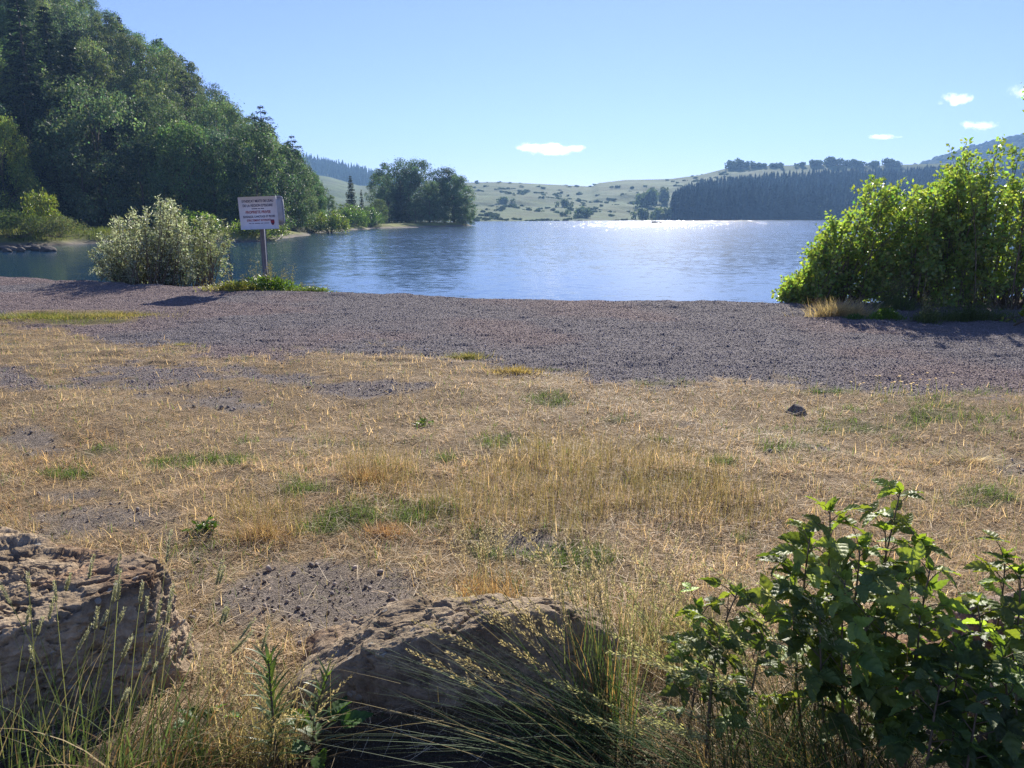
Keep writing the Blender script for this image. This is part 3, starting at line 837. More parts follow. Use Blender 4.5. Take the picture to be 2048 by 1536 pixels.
# the rest of the wood
cand = []
gq = np.random.default_rng(5)
for _ in range(6000):
    k = gq.uniform(-0.82, -0.26); t = gq.random() ** 0.9
    f, tp = hill_foot(k), hill_top(k)
    Yc = f + 1.5 + t * (tp - f)
    x = k * Yc
    if all((x - q[0]) ** 2 + (Yc - q[1]) ** 2 > (3.9 + 0.012 * Yc) ** 2 for q in cand): cand.append((x, Yc, k, t))
cand.sort(key=lambda q: q[1])
nb = nc = 0
for x, Yc, k, t in cand:
    zg = float(hill_h(np.array([k]), np.array([Yc]))[0])
    zt = float(np.interp(k, _kk, _mm)) * Yc + CAMZ
    room = zt - zg
    if room < 3.5 or nb + nc > 285: continue
    con = gq.random() < (0.24 if k > -0.6 else 0.36)
    H = min(gq.uniform(9.5, 15.0) * (1.15 if con else 1), room * gq.uniform(0.9, 1.05))
    if Yc < hill_foot(k) + 6: H = min(H, 12.0)
    u, v = proj(x, Yc, zg + H)
    if k < -0.5 and v < -260: continue
    if con:
        nc += 1
        plant(CON[int(gq.integers(0, 3))], (x, Yc, zg - 0.3), H, 14, gq.uniform(0.9, 1.2), None, 'dark conifer standing among the broadleaf trees of the steep hill', 'tree', CG, np.array(DARK) * gq.uniform(0.85, 1.3))
    else:
        nb += 1
        tn = [LIGHT, MID, MID, DARK, BLUE, WARM, (1.0, 1.15, 0.8)][int(gq.integers(0, 7))]
        plant(TALL_D[int(gq.integers(0, 5))], (x, Yc, zg - 0.3), H, 12, gq.uniform(0.8, 1.0) * max(0.9, 7.5 / H), None, 'green broadleaf tree in the dense wood on the steep hill', 'tree', HG, np.array(tn) * gq.uniform(0.85, 1.15))
print('hill trees', nb, nc)
# peninsula
by_px(CON[0], 700, 350, 172, 14, 0.9, 'dark pointed spruce at the left end of the peninsula', DARK)
by_px(CON[1], 722, 378, 160, 14, 0.8, 'small dark spruce between the light bushes of the peninsula', DARK)
by_px(TALL_D[0], 790, 318, 182, 12, 0.9, 'tallest dark broadleaf tree of the peninsula, left of its middle', (0.62, 0.72, 0.7))
by_px(TALL_D[2], 838, 319, 186, 12, 0.75, 'tall dark broadleaf tree in the middle of the peninsula', (0.62, 0.72, 0.7))
by_px(TALL_D[4], 888, 336, 188, 12, 0.85, 'dark rounded tree at the right of the peninsula crown', (0.7, 0.8, 0.7))
by_px(CON[0], 800, 360, 172, 14, 1.2, 'dark spruce hanging to the water in the middle of the peninsula', (0.65, 0.75, 0.9))
by_px(TALL_D[1], 858, 362, 176, 12, 0.9, 'pale green tree at the water in front of the dark peninsula trees', (0.95, 1.05, 1.0))
by_px(TALL_D[3], 905, 352, 184, 12, 1.0, 'green tree leaning over the water near the peninsula tip', (0.8, 0.95, 0.8))
by_px(TALL_D[0], 930, 392, 184, 12, 0.85, 'low tree at the very tip of the peninsula', (0.75, 0.88, 0.75))
by_px(TALL_D[2], 757, 345, 190, 12, 0.7, 'mid green tree behind the left side of the peninsula', (0.8, 0.92, 0.8))
by_px(TALL_D[2], 908, 350, 187, 12, 1.1, 'dark tree filling the right side of the peninsula crown', (0.66, 0.78, 0.72))
by_px(TALL_D[1], 815, 335, 180, 12, 1.1, 'dark tree filling the middle of the peninsula between the two tallest', (0.65, 0.75, 0.72))
by_px(TALL_D[3], 775, 372, 174, 12, 1.3, 'dark leafy tree low in the left middle of the peninsula', (0.6, 0.72, 0.7))
by_px(TALL_D[2], 865, 388, 178, 12, 1.0, 'low spreading tree by the water right of the peninsula middle', (0.75, 0.88, 0.8))
by_px(TALL_D[0], 830, 400, 174, 12, 1.2, 'low dark tree by the water in the peninsula middle', (0.6, 0.72, 0.72))
by_px(TALL_D[4], 757, 398, 158, 12, 0.95, 'small round light green tree by the small beach of the peninsula', LIGHT)
by_px(TALL_D[1], 735, 412, 150, 12, 1.1, 'bushy green tree left of the small round light tree', (0.8, 0.9, 0.7))
by_px(TALL_D[3], 692, 405, 140, 12, 1.4, 'light green bushy tree below the dark spruce of the peninsula', (1.2, 1.2, 0.8))
# ------------------------------------------------------------------ leafy bushes along the left shore
def bush(seed, h, wd, ncl, per, ls, base, m=M_SHRUB, name='bush', up=0.4, thin=1.0):
    g = np.random.default_rng(seed)
    root = empty(name, (0, 0, 0))
    st = MB(); fo = MB()
    a = g.random(ncl) * 6.283; q = g.random(ncl) ** 0.6
    r = wd / 2 * q; z = h * (0.15 + 0.8 * g.random(ncl) * np.sqrt(np.maximum(1 - q ** 2 * 0.85, 0)))
    c = np.stack([r * np.cos(a), r * np.sin(a), z], 1)
    for e in c[: min(ncl, 26)]:
        b0 = np.array([e[0] * 0.12, e[1] * 0.12, -0.1])
        tube(st, np.stack([b0, b0 * 0.4 + e * 0.6 + np.array([0, 0, -0.08 * h]), e]), np.array([0.012, 0.008, 0.003]) * max(h, 0.8), 4)
    st.build('stems', M_TWIG, root, True)
    n = ncl * per; ci = np.repeat(np.arange(ncl), per)
    d = unit(g.normal(size=(n, 3)) + np.array([0, 0, up]))
    P = c[ci] + d * (wd * 0.13 * (0.4 + 0.75 * g.random((n, 1))))
    P[:, 2] = np.maximum(P[:, 2], 0.02)
    nr = unit(d * 0.6 + g.normal(size=(n, 3)) * 0.7 + np.array([0, 0, 0.3]))
    ax = unit(np.cross(nr, g.normal(size=(n, 3))) + np.array([0, 0, 0.3 * up]))
    C = np.array(base) * g.lognormal(0, 0.2, ncl)[ci][:, None] * g.lognormal(0, 0.28, (n, 1)) * (1 + np.stack([g.normal(0.03, 0.14, n), 0 * ci, g.normal(0, 0.15, n)], 1))
    leaves(fo, P, ax, nr, ls * g.uniform(0.6, 1.35, n), ls * thin * g.uniform(0.5, 0.95, n), np.clip(C, 0.008, 1), 0.2)
    fo.build('foliage', m, root)
    return root
def put(o, p, s=1.0, rz=0.0, label=None, cat='bush', group=None, col=(1, 1, 1)):
    o.location = p; o.scale = (s, s, s) if np.isscalar(s) else s
    o.rotation_euler = (0, 0, rz); tag(o, label, cat, group); tint(o, col)
    return o
def shore_pt(px_, py_, z=-0.3):
    p = gp(px_, py_, z); p[2] = float(shore_h(p[:1], p[1:2])[0]); return p
G1 = (0.11, 0.16, 0.04)
put(bush(51, 1.9, 3.2, 60, 60, 0.15, (0.17, 0.19, 0.045)), at(90, 475, 63) * (1, 1, 0) + (0, 0, 0.4), (0.85, 0.85, 1.7), 0, 'small yellow-green leafy bush standing alone on the left grassy bank')
put(bush(52, 1.4, 4.2, 60, 60, 0.18, (0.10, 0.15, 0.045), M_GRASS, thin=0.35, up=1.2), at(30, 484, 60) * (1, 1, 0) + (0, 0, 0.1), 1.15, 0, 'bright green broom bush at the left edge on the grassy bank')
put(bush(53, 1.3, 4.2, 60, 60, 0.18, (0.12, 0.15, 0.055), M_GRASS, thin=0.4, up=1.0), at(115, 482, 61) * (1, 1, 0) + (0, 0, 0.1), 1.05, 1, 'low wide bush right of the broom on the grassy bank')
put(bush(54, 2.4, 5.5, 80, 60, 0.2, (0.13, 0.17, 0.045)), (-24.0, 71.5, -0.5), (1.0, 0.9, 0.75), 2, 'low light green bush overhanging the water behind the sign')
put(bush(55, 2.6, 5.0, 80, 60, 0.2, (0.11, 0.16, 0.045)), (-30.0, 70.5, -0.4), (1.1, 1, 0.95), 3, 'light green bush on the shore behind the silver willow')
put(bush(56, 2.8, 5.2, 80, 60, 0.22, (0.13, 0.165, 0.05)), (at(660, 462, 106)[0], 106, -0.5), (1.0, 1, 1.0), 4, 'pale green bush standing in the water off the end of the hill')
put(bush(57, 3.2, 6.0, 80, 60, 0.24, (0.09, 0.14, 0.04)), (at(705, 455, 136)[0], 136, -0.2), (0.9, 1, 1.1), 5, 'green shore bush left of the small beach on the peninsula')
put(bush(58, 3.0, 6.0, 80, 60, 0.24, (0.08, 0.13, 0.04)), (at(738, 455, 148)[0], 148, -0.2), (0.8, 1, 1.1), 6, 'dark green shore bush at the small beach on the peninsula')
# rocks at the water of the left bank
for i, (a, b, r) in enumerate([(8, 497, 0.42), (24, 499, 0.36), (38, 494, 0.33), (52, 497, 0.45), (66, 492, 0.3), (72, 499, 0.4), (95, 500, 0.48), (14, 501, 0.3), (44, 501, 0.28), (62, 490, 0.25)]):
    mb = MB(); V0, T0 = ico(3)
    g = np.random.default_rng(200 + i)
    nrm = unit(g.normal(size=(11, 3))); dd = g.uniform(0.45, 0.8, 11)
    den = V0 @ nrm.T
    rr = np.min(np.where(den > 0.05, dd / np.maximum(den, 0.05), 9), 1)
    V1 = V0 * np.minimum(rr, 1.15)[:, None] * (1 + 0.06 * fbm(V0 * 3 + i, 3))[:, None] * np.array([1.15, 0.9, 0.75]) * r
    p = gp(a, b, WATER + 0.1)
    mb.add(V1 + p, None, T0, np.array([0.12, 0.115, 0.115]) * g.uniform(0.7, 1.3))
    tag(mb.build('shore_rock', M_ROCK, loc=p), 'dark angular rock in the row at the waterline of the left bank', 'rock', 'rocks at the waterline of the left bank')
# tall grass of the left bank
mb = MB()
m = 26000
x = rng.uniform(-52, -24, m); y = rng.uniform(53, 74, m)
hz = shore_h(x, y); k = (hz > -0.32) & (rng.random(m) < np.clip(0.6 + fbm2(x, y, 0.3, 3, 2.0), 0.1, 1))
x, y, hz = x[k], y[k], hz[k]; m = len(x)
C = (np.array([0.13, 0.17, 0.04]) + rng.random((m, 1)) * np.array([0.22, 0.14, 0.06]) * sstep(-0.2, 0.5, fbm2(x, y, 0.2, 3, 6.0))[:, None]) * rng.lognormal(0, 0.25, (m, 1))
blades(mb, np.stack([x, y, hz - 0.03], 1), rng.random(m) * 6.283, rng.uniform(0.25, 0.75, m), rng.uniform(0, 0.5, m), rng.uniform(0.1, 0.9, m), rng.uniform(0.03, 0.07, m), C, 2)
tag(mb.build('bank_grass', M_GRASS), 'green and yellowish long grass on the left bank across the inlet', 'grass', kind='stuff')
# ================================================================== FAR HILLS
_fc = np.array([(300, 318), (500, 330), (600, 345), (660, 354), (720, 372), (800, 370), (940, 365), (1000, 364), (1060, 367), (1120, 370), (1183, 373), (1198, 366), (1250, 360), (1340, 358), (1400, 350), (1470, 332), (1560, 331), (1640, 329), (1750, 331), (1850, 328), (1900, 326), (2000, 330), (2500, 330)], float)
_fk = (_fc[:, 0] - 1024) / F / ray(0, 360)[1]
_fm = np.array([slope(q) for q in _fc[:, 1]])
def far_shore(k): return np.interp(k, [-0.6, -0.1, 0.0, 0.2, 0.45, 0.8], [330, 340, 365, 470, 520, 520])
def far_top(k): return np.interp(k, [-0.6, -0.1, 0.2, 0.8], [760, 780, 790, 800])
def far_h(k, Y):
    k = np.asarray(k, float); Y = np.asarray(Y, float)
    f, t = far_shore(k), far_top(k)
    s = (Y - f) / (t - f); up = np.clip(s, 0, 1)
    cr = np.interp(k, _fk, _fm) * t + CAMZ
    h = WATER - 0.2 + (cr - WATER + 0.2) * (0.30 * up + 0.70 * up ** 1.5)
    und = fbm2(k * Y, Y, 0.012, 4, 3.0).reshape(k.shape) * 4.0 * np.sin(np.pi * np.clip(up, 0, 1)) ** 0.8
    back = np.clip(s - 1, 0, 9)
    return h + und - 12 * back ** 2 - 6 * back
ks = np.concatenate([np.linspace(-0.6, -0.05, 60), np.linspace(-0.045, 0.72, 300)]); ts = np.concatenate([[-0.02], np.linspace(0, 1, 150), np.linspace(1.02, 1.5, 8)])
K, T_ = np.meshgrid(ks, ts)
Yh = far_shore(K) + T_ * (far_top(K) - far_shore(K))
Zh = far_h(K, Yh); Zh[0] = -2.5
fn = fbm2(K * Yh, Yh, 0.018, 4, 6.0)[:, None]; fn2 = fbm2(K * Yh, Yh, 0.05, 4, 16.0)[:, None]
c = np.array([0.066, 0.102, 0.030]) * (1 + 0.22 * fn) + np.array([0.045, 0.03, 0.008]) * np.clip(fn2, 0, 1)
dk = sstep(0.15, 0.5, fn2[:, 0] + 0.3 * fn[:, 0] - 0.05 + 0.25 * sstep(0.35, 0.0, T_.ravel()))[:, None]
c = c * (1 - 0.55 * dk) + np.array([0.05, 0.075, 0.035]) * 0.55 * dk
mb = MB(); V, Q = grid(K * Yh, Yh, Zh); mb.add(V, Q, None, np.clip(c, 0.02, 1))
tag(mb.build('pasture_hills', M_HILL, smooth=True), kind='structure')
def ridge(name, pts, Y0, Y1, colr):
    pts = np.array(pts, float)
    kk = (pts[:, 0] - 1024) / F / ray(0, 340)[1]; mm = np.array([slope(q) for q in pts[:, 1]])
    ks = np.linspace(kk[0], kk[-1], 120); ts = np.concatenate([np.linspace(0, 1, 30), np.linspace(1.05, 1.4, 5)])
    K, T_ = np.meshgrid(ks, ts)
    Y = Y0 + T_ * (Y1 - Y0)
    cr = np.interp(K, kk, mm) * Y1 + CAMZ
    Z = cr * np.clip(T_, 0, 1) ** 0.9 - 20 * np.clip(T_ - 1, 0, 1)
    mb = MB(); V, Q = grid(K * Y, Y, Z); mb.add(V, Q, None, colr)
    tag(mb.build(name, M_HILL, smooth=True), kind='structure')
    return lambda k, t: (k * (Y0 + t * (Y1 - Y0)), Y0 + t * (Y1 - Y0), (np.interp(k, kk, mm) * Y1 + CAMZ) * t ** 0.9), kk
RL, kl = ridge('spruce_ridge', [(350, 290), (520, 305), (620, 322), (680, 336), (750, 352), (800, 366), (880, 380)], 900, 1250, (0.04, 0.06, 0.03))
RR_, kr = ridge('wooded_mountain', [(1800, 345), (1880, 318), (1930, 300), (1980, 288), (2048, 268), (2150, 240), (2400, 215)], 900, 1300, (0.05, 0.07, 0.035))
# ------------------------------------------------------------------ far spruces
def spruce_verts(g, tiers=9, side=7):
    V, T = [], []
    for i in range(tiers):
        q = i / tiers
        z0, z1 = 0.04 + 0.9 * q, 0.04 + 0.9 * q + 1.9 / tiers * 0.62
        r = 0.19 * (1 - q) ** 0.85 + 0.012
        n0 = len(V)
        V.append((g.normal(0, 0.004), g.normal(0, 0.004), min(z1 + 0.04, 1.0)))
        a0 = g.random() * 6.28
        for s in range(side * 2):
            a = a0 + s * math.pi / side
            rr = r * (g.uniform(0.8, 1.25) if s % 2 == 0 else g.uniform(0.35, 0.6))
            V.append((rr * math.cos(a), rr * math.sin(a), z0 + (0 if s % 2 == 0 else 0.03) + g.normal(0, 0.008)))
        for s in range(side * 2): T.append((n0, n0 + 1 + s, n0 + 1 + (s + 1) % (side * 2)))
    return np.array(V), np.array(T)
gs = np.random.default_rng(77)
SPV = [spruce_verts(gs) for _ in range(5)]
_ct = np.array([(1300, 445), (1318, 418), (1332, 392), (1360, 372), (1400, 356), (1500, 346), (1600, 338), (1700, 333), (1800, 334), (1900, 326), (2100, 322)], float)
sp_pts = []
for _ in range(60000):
    k = gs.uniform(0.185, 0.70); t = gs.random()
    Y = far_shore(k) + 3 + t * (far_top(k) - far_shore(k) + 15)
    sp_pts.append((k, Y))
spt = np.array(sp_pts)
zz = far_h(spt[:, 0], spt[:, 1])
hh = gs.uniform(17, 24, len(spt)) * (0.9 + 0.2 * fbm2(spt[:, 0] * spt[:, 1], spt[:, 1], 0.03, 2, 1.0))
ppx, ppy = proj(spt[:, 0] * spt[:, 1], spt[:, 1], zz + hh)
ok = (ppy > np.interp(ppx, _ct[:, 0], _ct[:, 1]) + gs.normal(0, 2.0, len(spt))) & (ppx > 1316)
spt, zz, hh = spt[ok], zz[ok], hh[ok]
acc = []; cell = {}
for i in np.argsort(spt[:, 1]):
    x, y = spt[i, 0] * spt[i, 1], spt[i, 1]
    c_ = (int(x // 4), int(y // 4)); good = True
    for a in (-1, 0, 1):
        for b in (-1, 0, 1):
            for q in cell.get((c_[0] + a, c_[1] + b), ()):
                if (q[0] - x) ** 2 + (q[1] - y) ** 2 < 14.0: good = False
    if good:
        cell.setdefault(c_, []).append((x, y)); acc.append((x, y, zz[i], hh[i]))
acc = np.array(acc)
print('far spruces', len(acc))
proto = []
for j, (V0, T0) in enumerate(SPV):
    mb = MB(); mb.add(V0, None, T0, np.array([0.028, 0.050, 0.060]) * gs.lognormal(0, 0.15, (len(V0), 1)))  # needle colour carries painted-in blue of veil and sky light
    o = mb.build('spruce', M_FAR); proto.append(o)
SL = 'slender dark spruce in the front of the far plantation by the lake'
SGp = 'spruces at the edge of the far plantation'
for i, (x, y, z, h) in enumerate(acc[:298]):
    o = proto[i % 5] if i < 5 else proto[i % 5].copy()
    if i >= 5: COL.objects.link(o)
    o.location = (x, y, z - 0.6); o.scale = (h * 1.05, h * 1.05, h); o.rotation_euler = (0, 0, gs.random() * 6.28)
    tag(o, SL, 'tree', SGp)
def mass(name, arr, col, label, sharp=1.0, wide=1.05):
    mb = MB()
    for i, (x, y, z, h) in enumerate(arr):
        V0, T0 = SPV[i % 5]
        a = gs.random() * 6.28
        Rz = np.array([[math.cos(a), -math.sin(a), 0], [math.sin(a), math.cos(a), 0], [0, 0, 1]])
        mb.add((V0 * (h * wide, h * wide, h)) @ Rz.T + (x, y, z - 0.6), None, T0, np.array(col) * gs.lognormal(0, 0.25))
    return tag(mb.build(name, M_FAR), label, 'forest', kind='stuff')
mass('spruce_wood', acc[298:], (0.028, 0.050, 0.060), 'dark blue-green spruce plantation behind its front row across the lake')  # same needle colour, distance veil and sky light painted in as blue
ra = []
for _ in range(2600):
    k = gs.uniform(kl[0], kl[-1]); t = gs.uniform(0.45, 1.0); x, y, z = RL(k, t)
    ra.append((x, y, z - 4, gs.uniform(13, 20)))
mass('ridge_wood', ra, (0.03, 0.045, 0.03), 'dark conifer wood on the ridge between the hill and the peninsula')
# wooded mountain at the right: one mass of round crowns
mb = MB(); V0, T0 = ico(2)
for _ in range(1500):
    k = gs.uniform(kr[0], kr[-1]); t = gs.uniform(0.35, 1.0); x, y, z = RR_(k, t)
    s = gs.uniform(5, 9)
    d = V0 * (1 + gs.uniform(-0.22, 0.22, (len(V0), 1))) * (s, s, s * 0.85)
    mb.add(d + (x, y, z + 0.5), None, T0, np.array([0.05, 0.075, 0.035]) * gs.lognormal(0, 0.25))
tag(mb.build('mountain_wood', M_FAR), 'hazy broadleaf wood on the mountain slope behind the right bush', 'forest', kind='stuff')
# ------------------------------------------------------------------ bushes and trees of the far pasture
FB = []
for j in range(4):
    g = np.random.default_rng(300 + j)
    mb = MB(); n = 420
    cc = np.stack([g.normal(0, 0.34, 9), g.normal(0, 0.3, 9), g.uniform(0.15, 0.6, 9)], 1)
    ci = g.integers(0, 9, n); d = unit(g.normal(size=(n, 3)) + (0, 0, 0.3))
    P = cc[ci] + d * 0.26 * g.uniform(0.6, 1.1, (n, 1)); P[:, 2] = np.maximum(P[:, 2], 0)
    nr = unit(d + g.normal(0, 0.4, (n, 3)))
    leaves(mb, P, np.cross(nr, g.normal(size=(n, 3))), nr, 0.2, 0.16, np.array([0.075, 0.108, 0.055]) * g.lognormal(0, 0.3, (n, 1)), 0.2)
    FB.append(mb.build('pasture_bush', M_FAR))
gb = np.random.default_rng(404)
nbush = 0
fb_used = set()
def far_bush(k, Y, s, hsc=0.7, label='small dark bush dotted over the far pasture slope', group='bushes dotted over the far pasture', j=None, col=(1, 1, 1), cat='bush'):
    j = int(gb.integers(0, 4)) if j is None else j
    o = FB[j] if j not in fb_used else FB[j].copy()
    if j in fb_used: COL.objects.link(o)
    fb_used.add(j)
    z = float(far_h(np.array([k]), np.array([Y]))[0])
    o.location = (k * Y, Y, z - 0.1 * s); o.scale = (s, s * 0.9, s * hsc); o.rotation_euler = (0, 0, gb.random() * 6.28)
    o.color = (*col, 1)
    tag(o, label, cat, group)
    return o
while nbush < 240:
    k = gb.uniform(-0.07, 0.30); t = gb.random() ** 1.2
    Y = far_shore(k) + 4 + t * (far_top(k) - far_shore(k))
    n_ = float(fbm2(np.array([k * Y]), np.array([Y]), 0.015, 3, 44.0)[0])
    if gb.random() > 0.25 + 0.9 * n_ + 0.25 * (t < 0.3): continue
    if k > 0.19 and t < 0.5: continue
    far_bush(k, Y, gb.uniform(1.6, 4.2) * (0.95 if t < 0.3 else 1.0), gb.uniform(0.5, 0.8)); nbush += 1
def far_px(px_, py_b):
    k = (px_ - 1024) / F / ray(0, 400)[1]
    Ys = np.linspace(far_shore(k), far_top(k), 200)
    _, vv = proj(k * Ys, Ys, far_h(np.full(200, k), Ys))
    return k, float(Ys[np.argmin(np.abs(vv - py_b))])
for px_, pyb, s, hs, lab in [(1012, 405, 7, 1.0, 'larger grey-green tree on the far pasture near its left end'), (1127, 413, 6, 1.3, 'taller dark bush on the lower far pasture'), (1160, 432, 7, 1.0, 'rounded dark tree low on the far pasture above the water'), (1290, 412, 12, 1.5, 'upright tree left of the far spruce plantation'), (1308, 408, 13, 1.4, 'dark tree touching the left edge of the far plantation'), (1320, 438, 12, 0.9, 'large rounded bush on the far shore beside the plantation'), (1345, 438, 11, 0.8, 'smaller rounded bush right of the large far shore bush'), (1372, 438, 9, 0.7, 'low pale bush at the foot of the far plantation'), (1285, 440, 7, 1.5, 'narrow dark bush on the far shoreline'), (1640, 438, 12, 1.0, 'pale rounded tree on the far shore left of the right bush'), (1668, 438, 9, 0.9, 'small far shore tree just right of the pale rounded one'), (1692, 437, 14, 0.9, 'wide pale far shore tree by the right bush')]:
    k, Y = far_px(px_, pyb)
    far_bush(k, max(Y, far_shore(k) + 3), s, hs, lab, None, None, (1.3, 1.25, 1.1), 'tree')
for px_, s in [(1466, 12), (1478, 15), (1492, 12), (1510, 10), (1530, 9), (1556, 10), (1640, 13), (1658, 16), (1672, 13), (1690, 13), (1706, 12), (1775, 15), (1788, 12), (1545, 7), (1600, 9), (1625, 11), (1725, 12), (1750, 11)]:
    k = (px_ - 1024) / F / ray(0, 330)[1]
    far_bush(k, far_top(k) - 6, s * 0.85, 0.85, 'round tree on the skyline above the far plantation', 'trees on the skyline above the plantation', None, (0.9, 0.9, 0.9), 'tree')
# ================================================================== SIGN
def text(body, size, x, z, m, parent, wid=None):
    cu = bpy.data.curves.new('lettering', 'FONT')
    cu.body = body; cu.size = size; cu.align_x = 'CENTER'; cu.align_y = 'CENTER'; cu.extrude = 0.0008; cu.offset = size * 0.012
    cu.materials.append(m)
    o = bpy.data.objects.new('lettering', cu)
    COL.objects.link(o)
    o.parent = parent; o.location = (x, -0.0155, z); o.rotation_euler = (math.pi / 2, 0, 0)
    bpy.context.view_layer.update()
    me = bpy.data.meshes.new_from_object(o.evaluated_get(bpy.context.evaluated_depsgraph_get()))
    q = bpy.data.objects.new('lettering', me)
    me.materials.clear(); me.materials.append(m)
    COL.objects.link(q); q.parent = parent; q.location = o.location; q.rotation_euler = o.rotation_euler
    xs_ = [v.co.x for v in me.vertices]
    if wid: q.scale = (wid / max(max(xs_) - min(xs_), 0.01), 1, 1)
    bpy.data.objects.remove(o)
    return q
sb = gp(532, 574, 0.0)
sg = empty('notice_sign', (sb[0], sb[1], gh(sb[0], sb[1])))
tag(sg, 'white rectangular notice board with text on a square grey post at the beach edge', 'sign')
PH = 2.13
mb = MB(); boxm(mb, (0.02, 0, PH / 2 - 0.15), (0.105, 0.105, PH + 0.3), bev=0.012); mb.build('post', M_GREYPOST, sg)
mb = MB(); boxm(mb, (0.02, 0, PH + 0.155), (0.07, 0.07, 0.02), bev=0.005); mb.build('post_cap', M_PANELBACK, sg)
mb = MB(); boxm(mb, (0, 0, 0), (0.92, 0.022, 0.745), bev=0.006)
fp = mb.build('front_panel', M_PANEL, sg); fp.location = (-0.02, -0.078, 1.955)
# rear panel with rounded corners and rolled edge
def rounded(wd, hg, r, n=6):
    p = []
    for cx, cz, a0 in ((wd / 2 - r, hg / 2 - r, 0), (-wd / 2 + r, hg / 2 - r, 90), (-wd / 2 + r, -hg / 2 + r, 180), (wd / 2 - r, -hg / 2 + r, 270)):
        for i in range(n + 1):
            a = R(a0 + 90 * i / n); p.append((cx + r * math.cos(a), cz + r * math.sin(a)))
    return p
pr = rounded(1.03, 0.64, 0.07); k = len(pr)
mb = MB()
V = [(a, -0.006, b) for a, b in pr] + [(a, 0.006, b) for a, b in pr] + [(0, -0.006, 0), (0, 0.006, 0)]
mb.add(V, [(i, (i + 1) % k, (i + 1) % k + k, i + k) for i in range(k)], [(2 * k, (i + 1) % k, i) for i in range(k)] + [(2 * k + 1, i + k, (i + 1) % k + k) for i in range(k)])
rp = mb.build('rear_panel', M_PANELBACK, sg); rp.location = (0.015, 0.070, 2.00)
mb = MB(); tube(mb, [(a, 0, b) for a, b in pr] + [(pr[0][0], 0, pr[0][1])], 0.016, 6); q = mb.build('rolled_edge', M_PANELBACK, rp, True)
for s in (-0.22, 0.22):
    mb = MB(); boxm(mb, (0.02, 0.0, 1.98 + s), (0.34, 0.125, 0.035), bev=0.004); mb.build('bracket', M_GREYPOST, sg)
text("SYNDICAT MIXTE DE L'EAU", 0.082, 0.01, 0.268, M_INK, fp, 0.76)
text("DE LA REGION D'ISSOIRE", 0.082, 0.005, 0.168, M_INK, fp, 0.72)
text('PROPRIETE PRIVEE', 0.088, 0.0, 0.018, M_RED, fp, 0.60)
text('BAIGNADE, CANOTAGE ET PECHE', 0.068, 0.01, -0.085, M_INK, fp, 0.76)
text('STRICTEMENT INTERDITS', 0.068, 0.0, -0.168, M_RED, fp, 0.58)
def dashes(z, segs, hgt):
    mb = MB()
    for a, b in segs: boxm(mb, ((a + b) / 2, -0.0125, z), (b - a, 0.002, hgt))
    return mb.build('small_print', M_INK, fp)
dashes(0.098, [(-0.15, -0.01), (0.01, 0.05), (0.07, 0.15)], 0.016)
dashes(-0.235, [(-0.25, -0.19), (-0.17, -0.13), (-0.11, 0.02), (0.04, 0.10), (0.12, 0.24)], 0.012)
mb = MB(); sh = [(-0.042, 0.055), (0.042, 0.055), (0.046, -0.005), (0.03, -0.05), (0, -0.075), (-0.03, -0.05), (-0.046, -0.005)]
k = len(sh); off = np.array([0.325, -0.0135, -0.215])
mb.add([np.array((a, 0, b)) + off for a, b in sh] + [np.array((a, 0.004, b)) + off for a, b in sh], [(i, (i + 1) % k, (i + 1) % k + k, i + k) for i in range(k)], [(0, i + 1, i) for i in range(1, k - 1)], (1, 1, 1))
ce = mb.build('crest', M_RED, fp)
mb = MB(); boxm(mb, off + (0, -0.002, -0.035), (0.05, 0.003, 0.03)); boxm(mb, off + (-0.02, -0.002, 0.035), (0.018, 0.003, 0.02)); boxm(mb, off + (0.02, -0.002, 0.035), (0.018, 0.003, 0.02)); mb.build('crest_band', M_INK, ce)
sg.rotation_euler = (0, 0, R(-5))
fp.rotation_euler = rp.rotation_euler = (0, R(-2), 0)
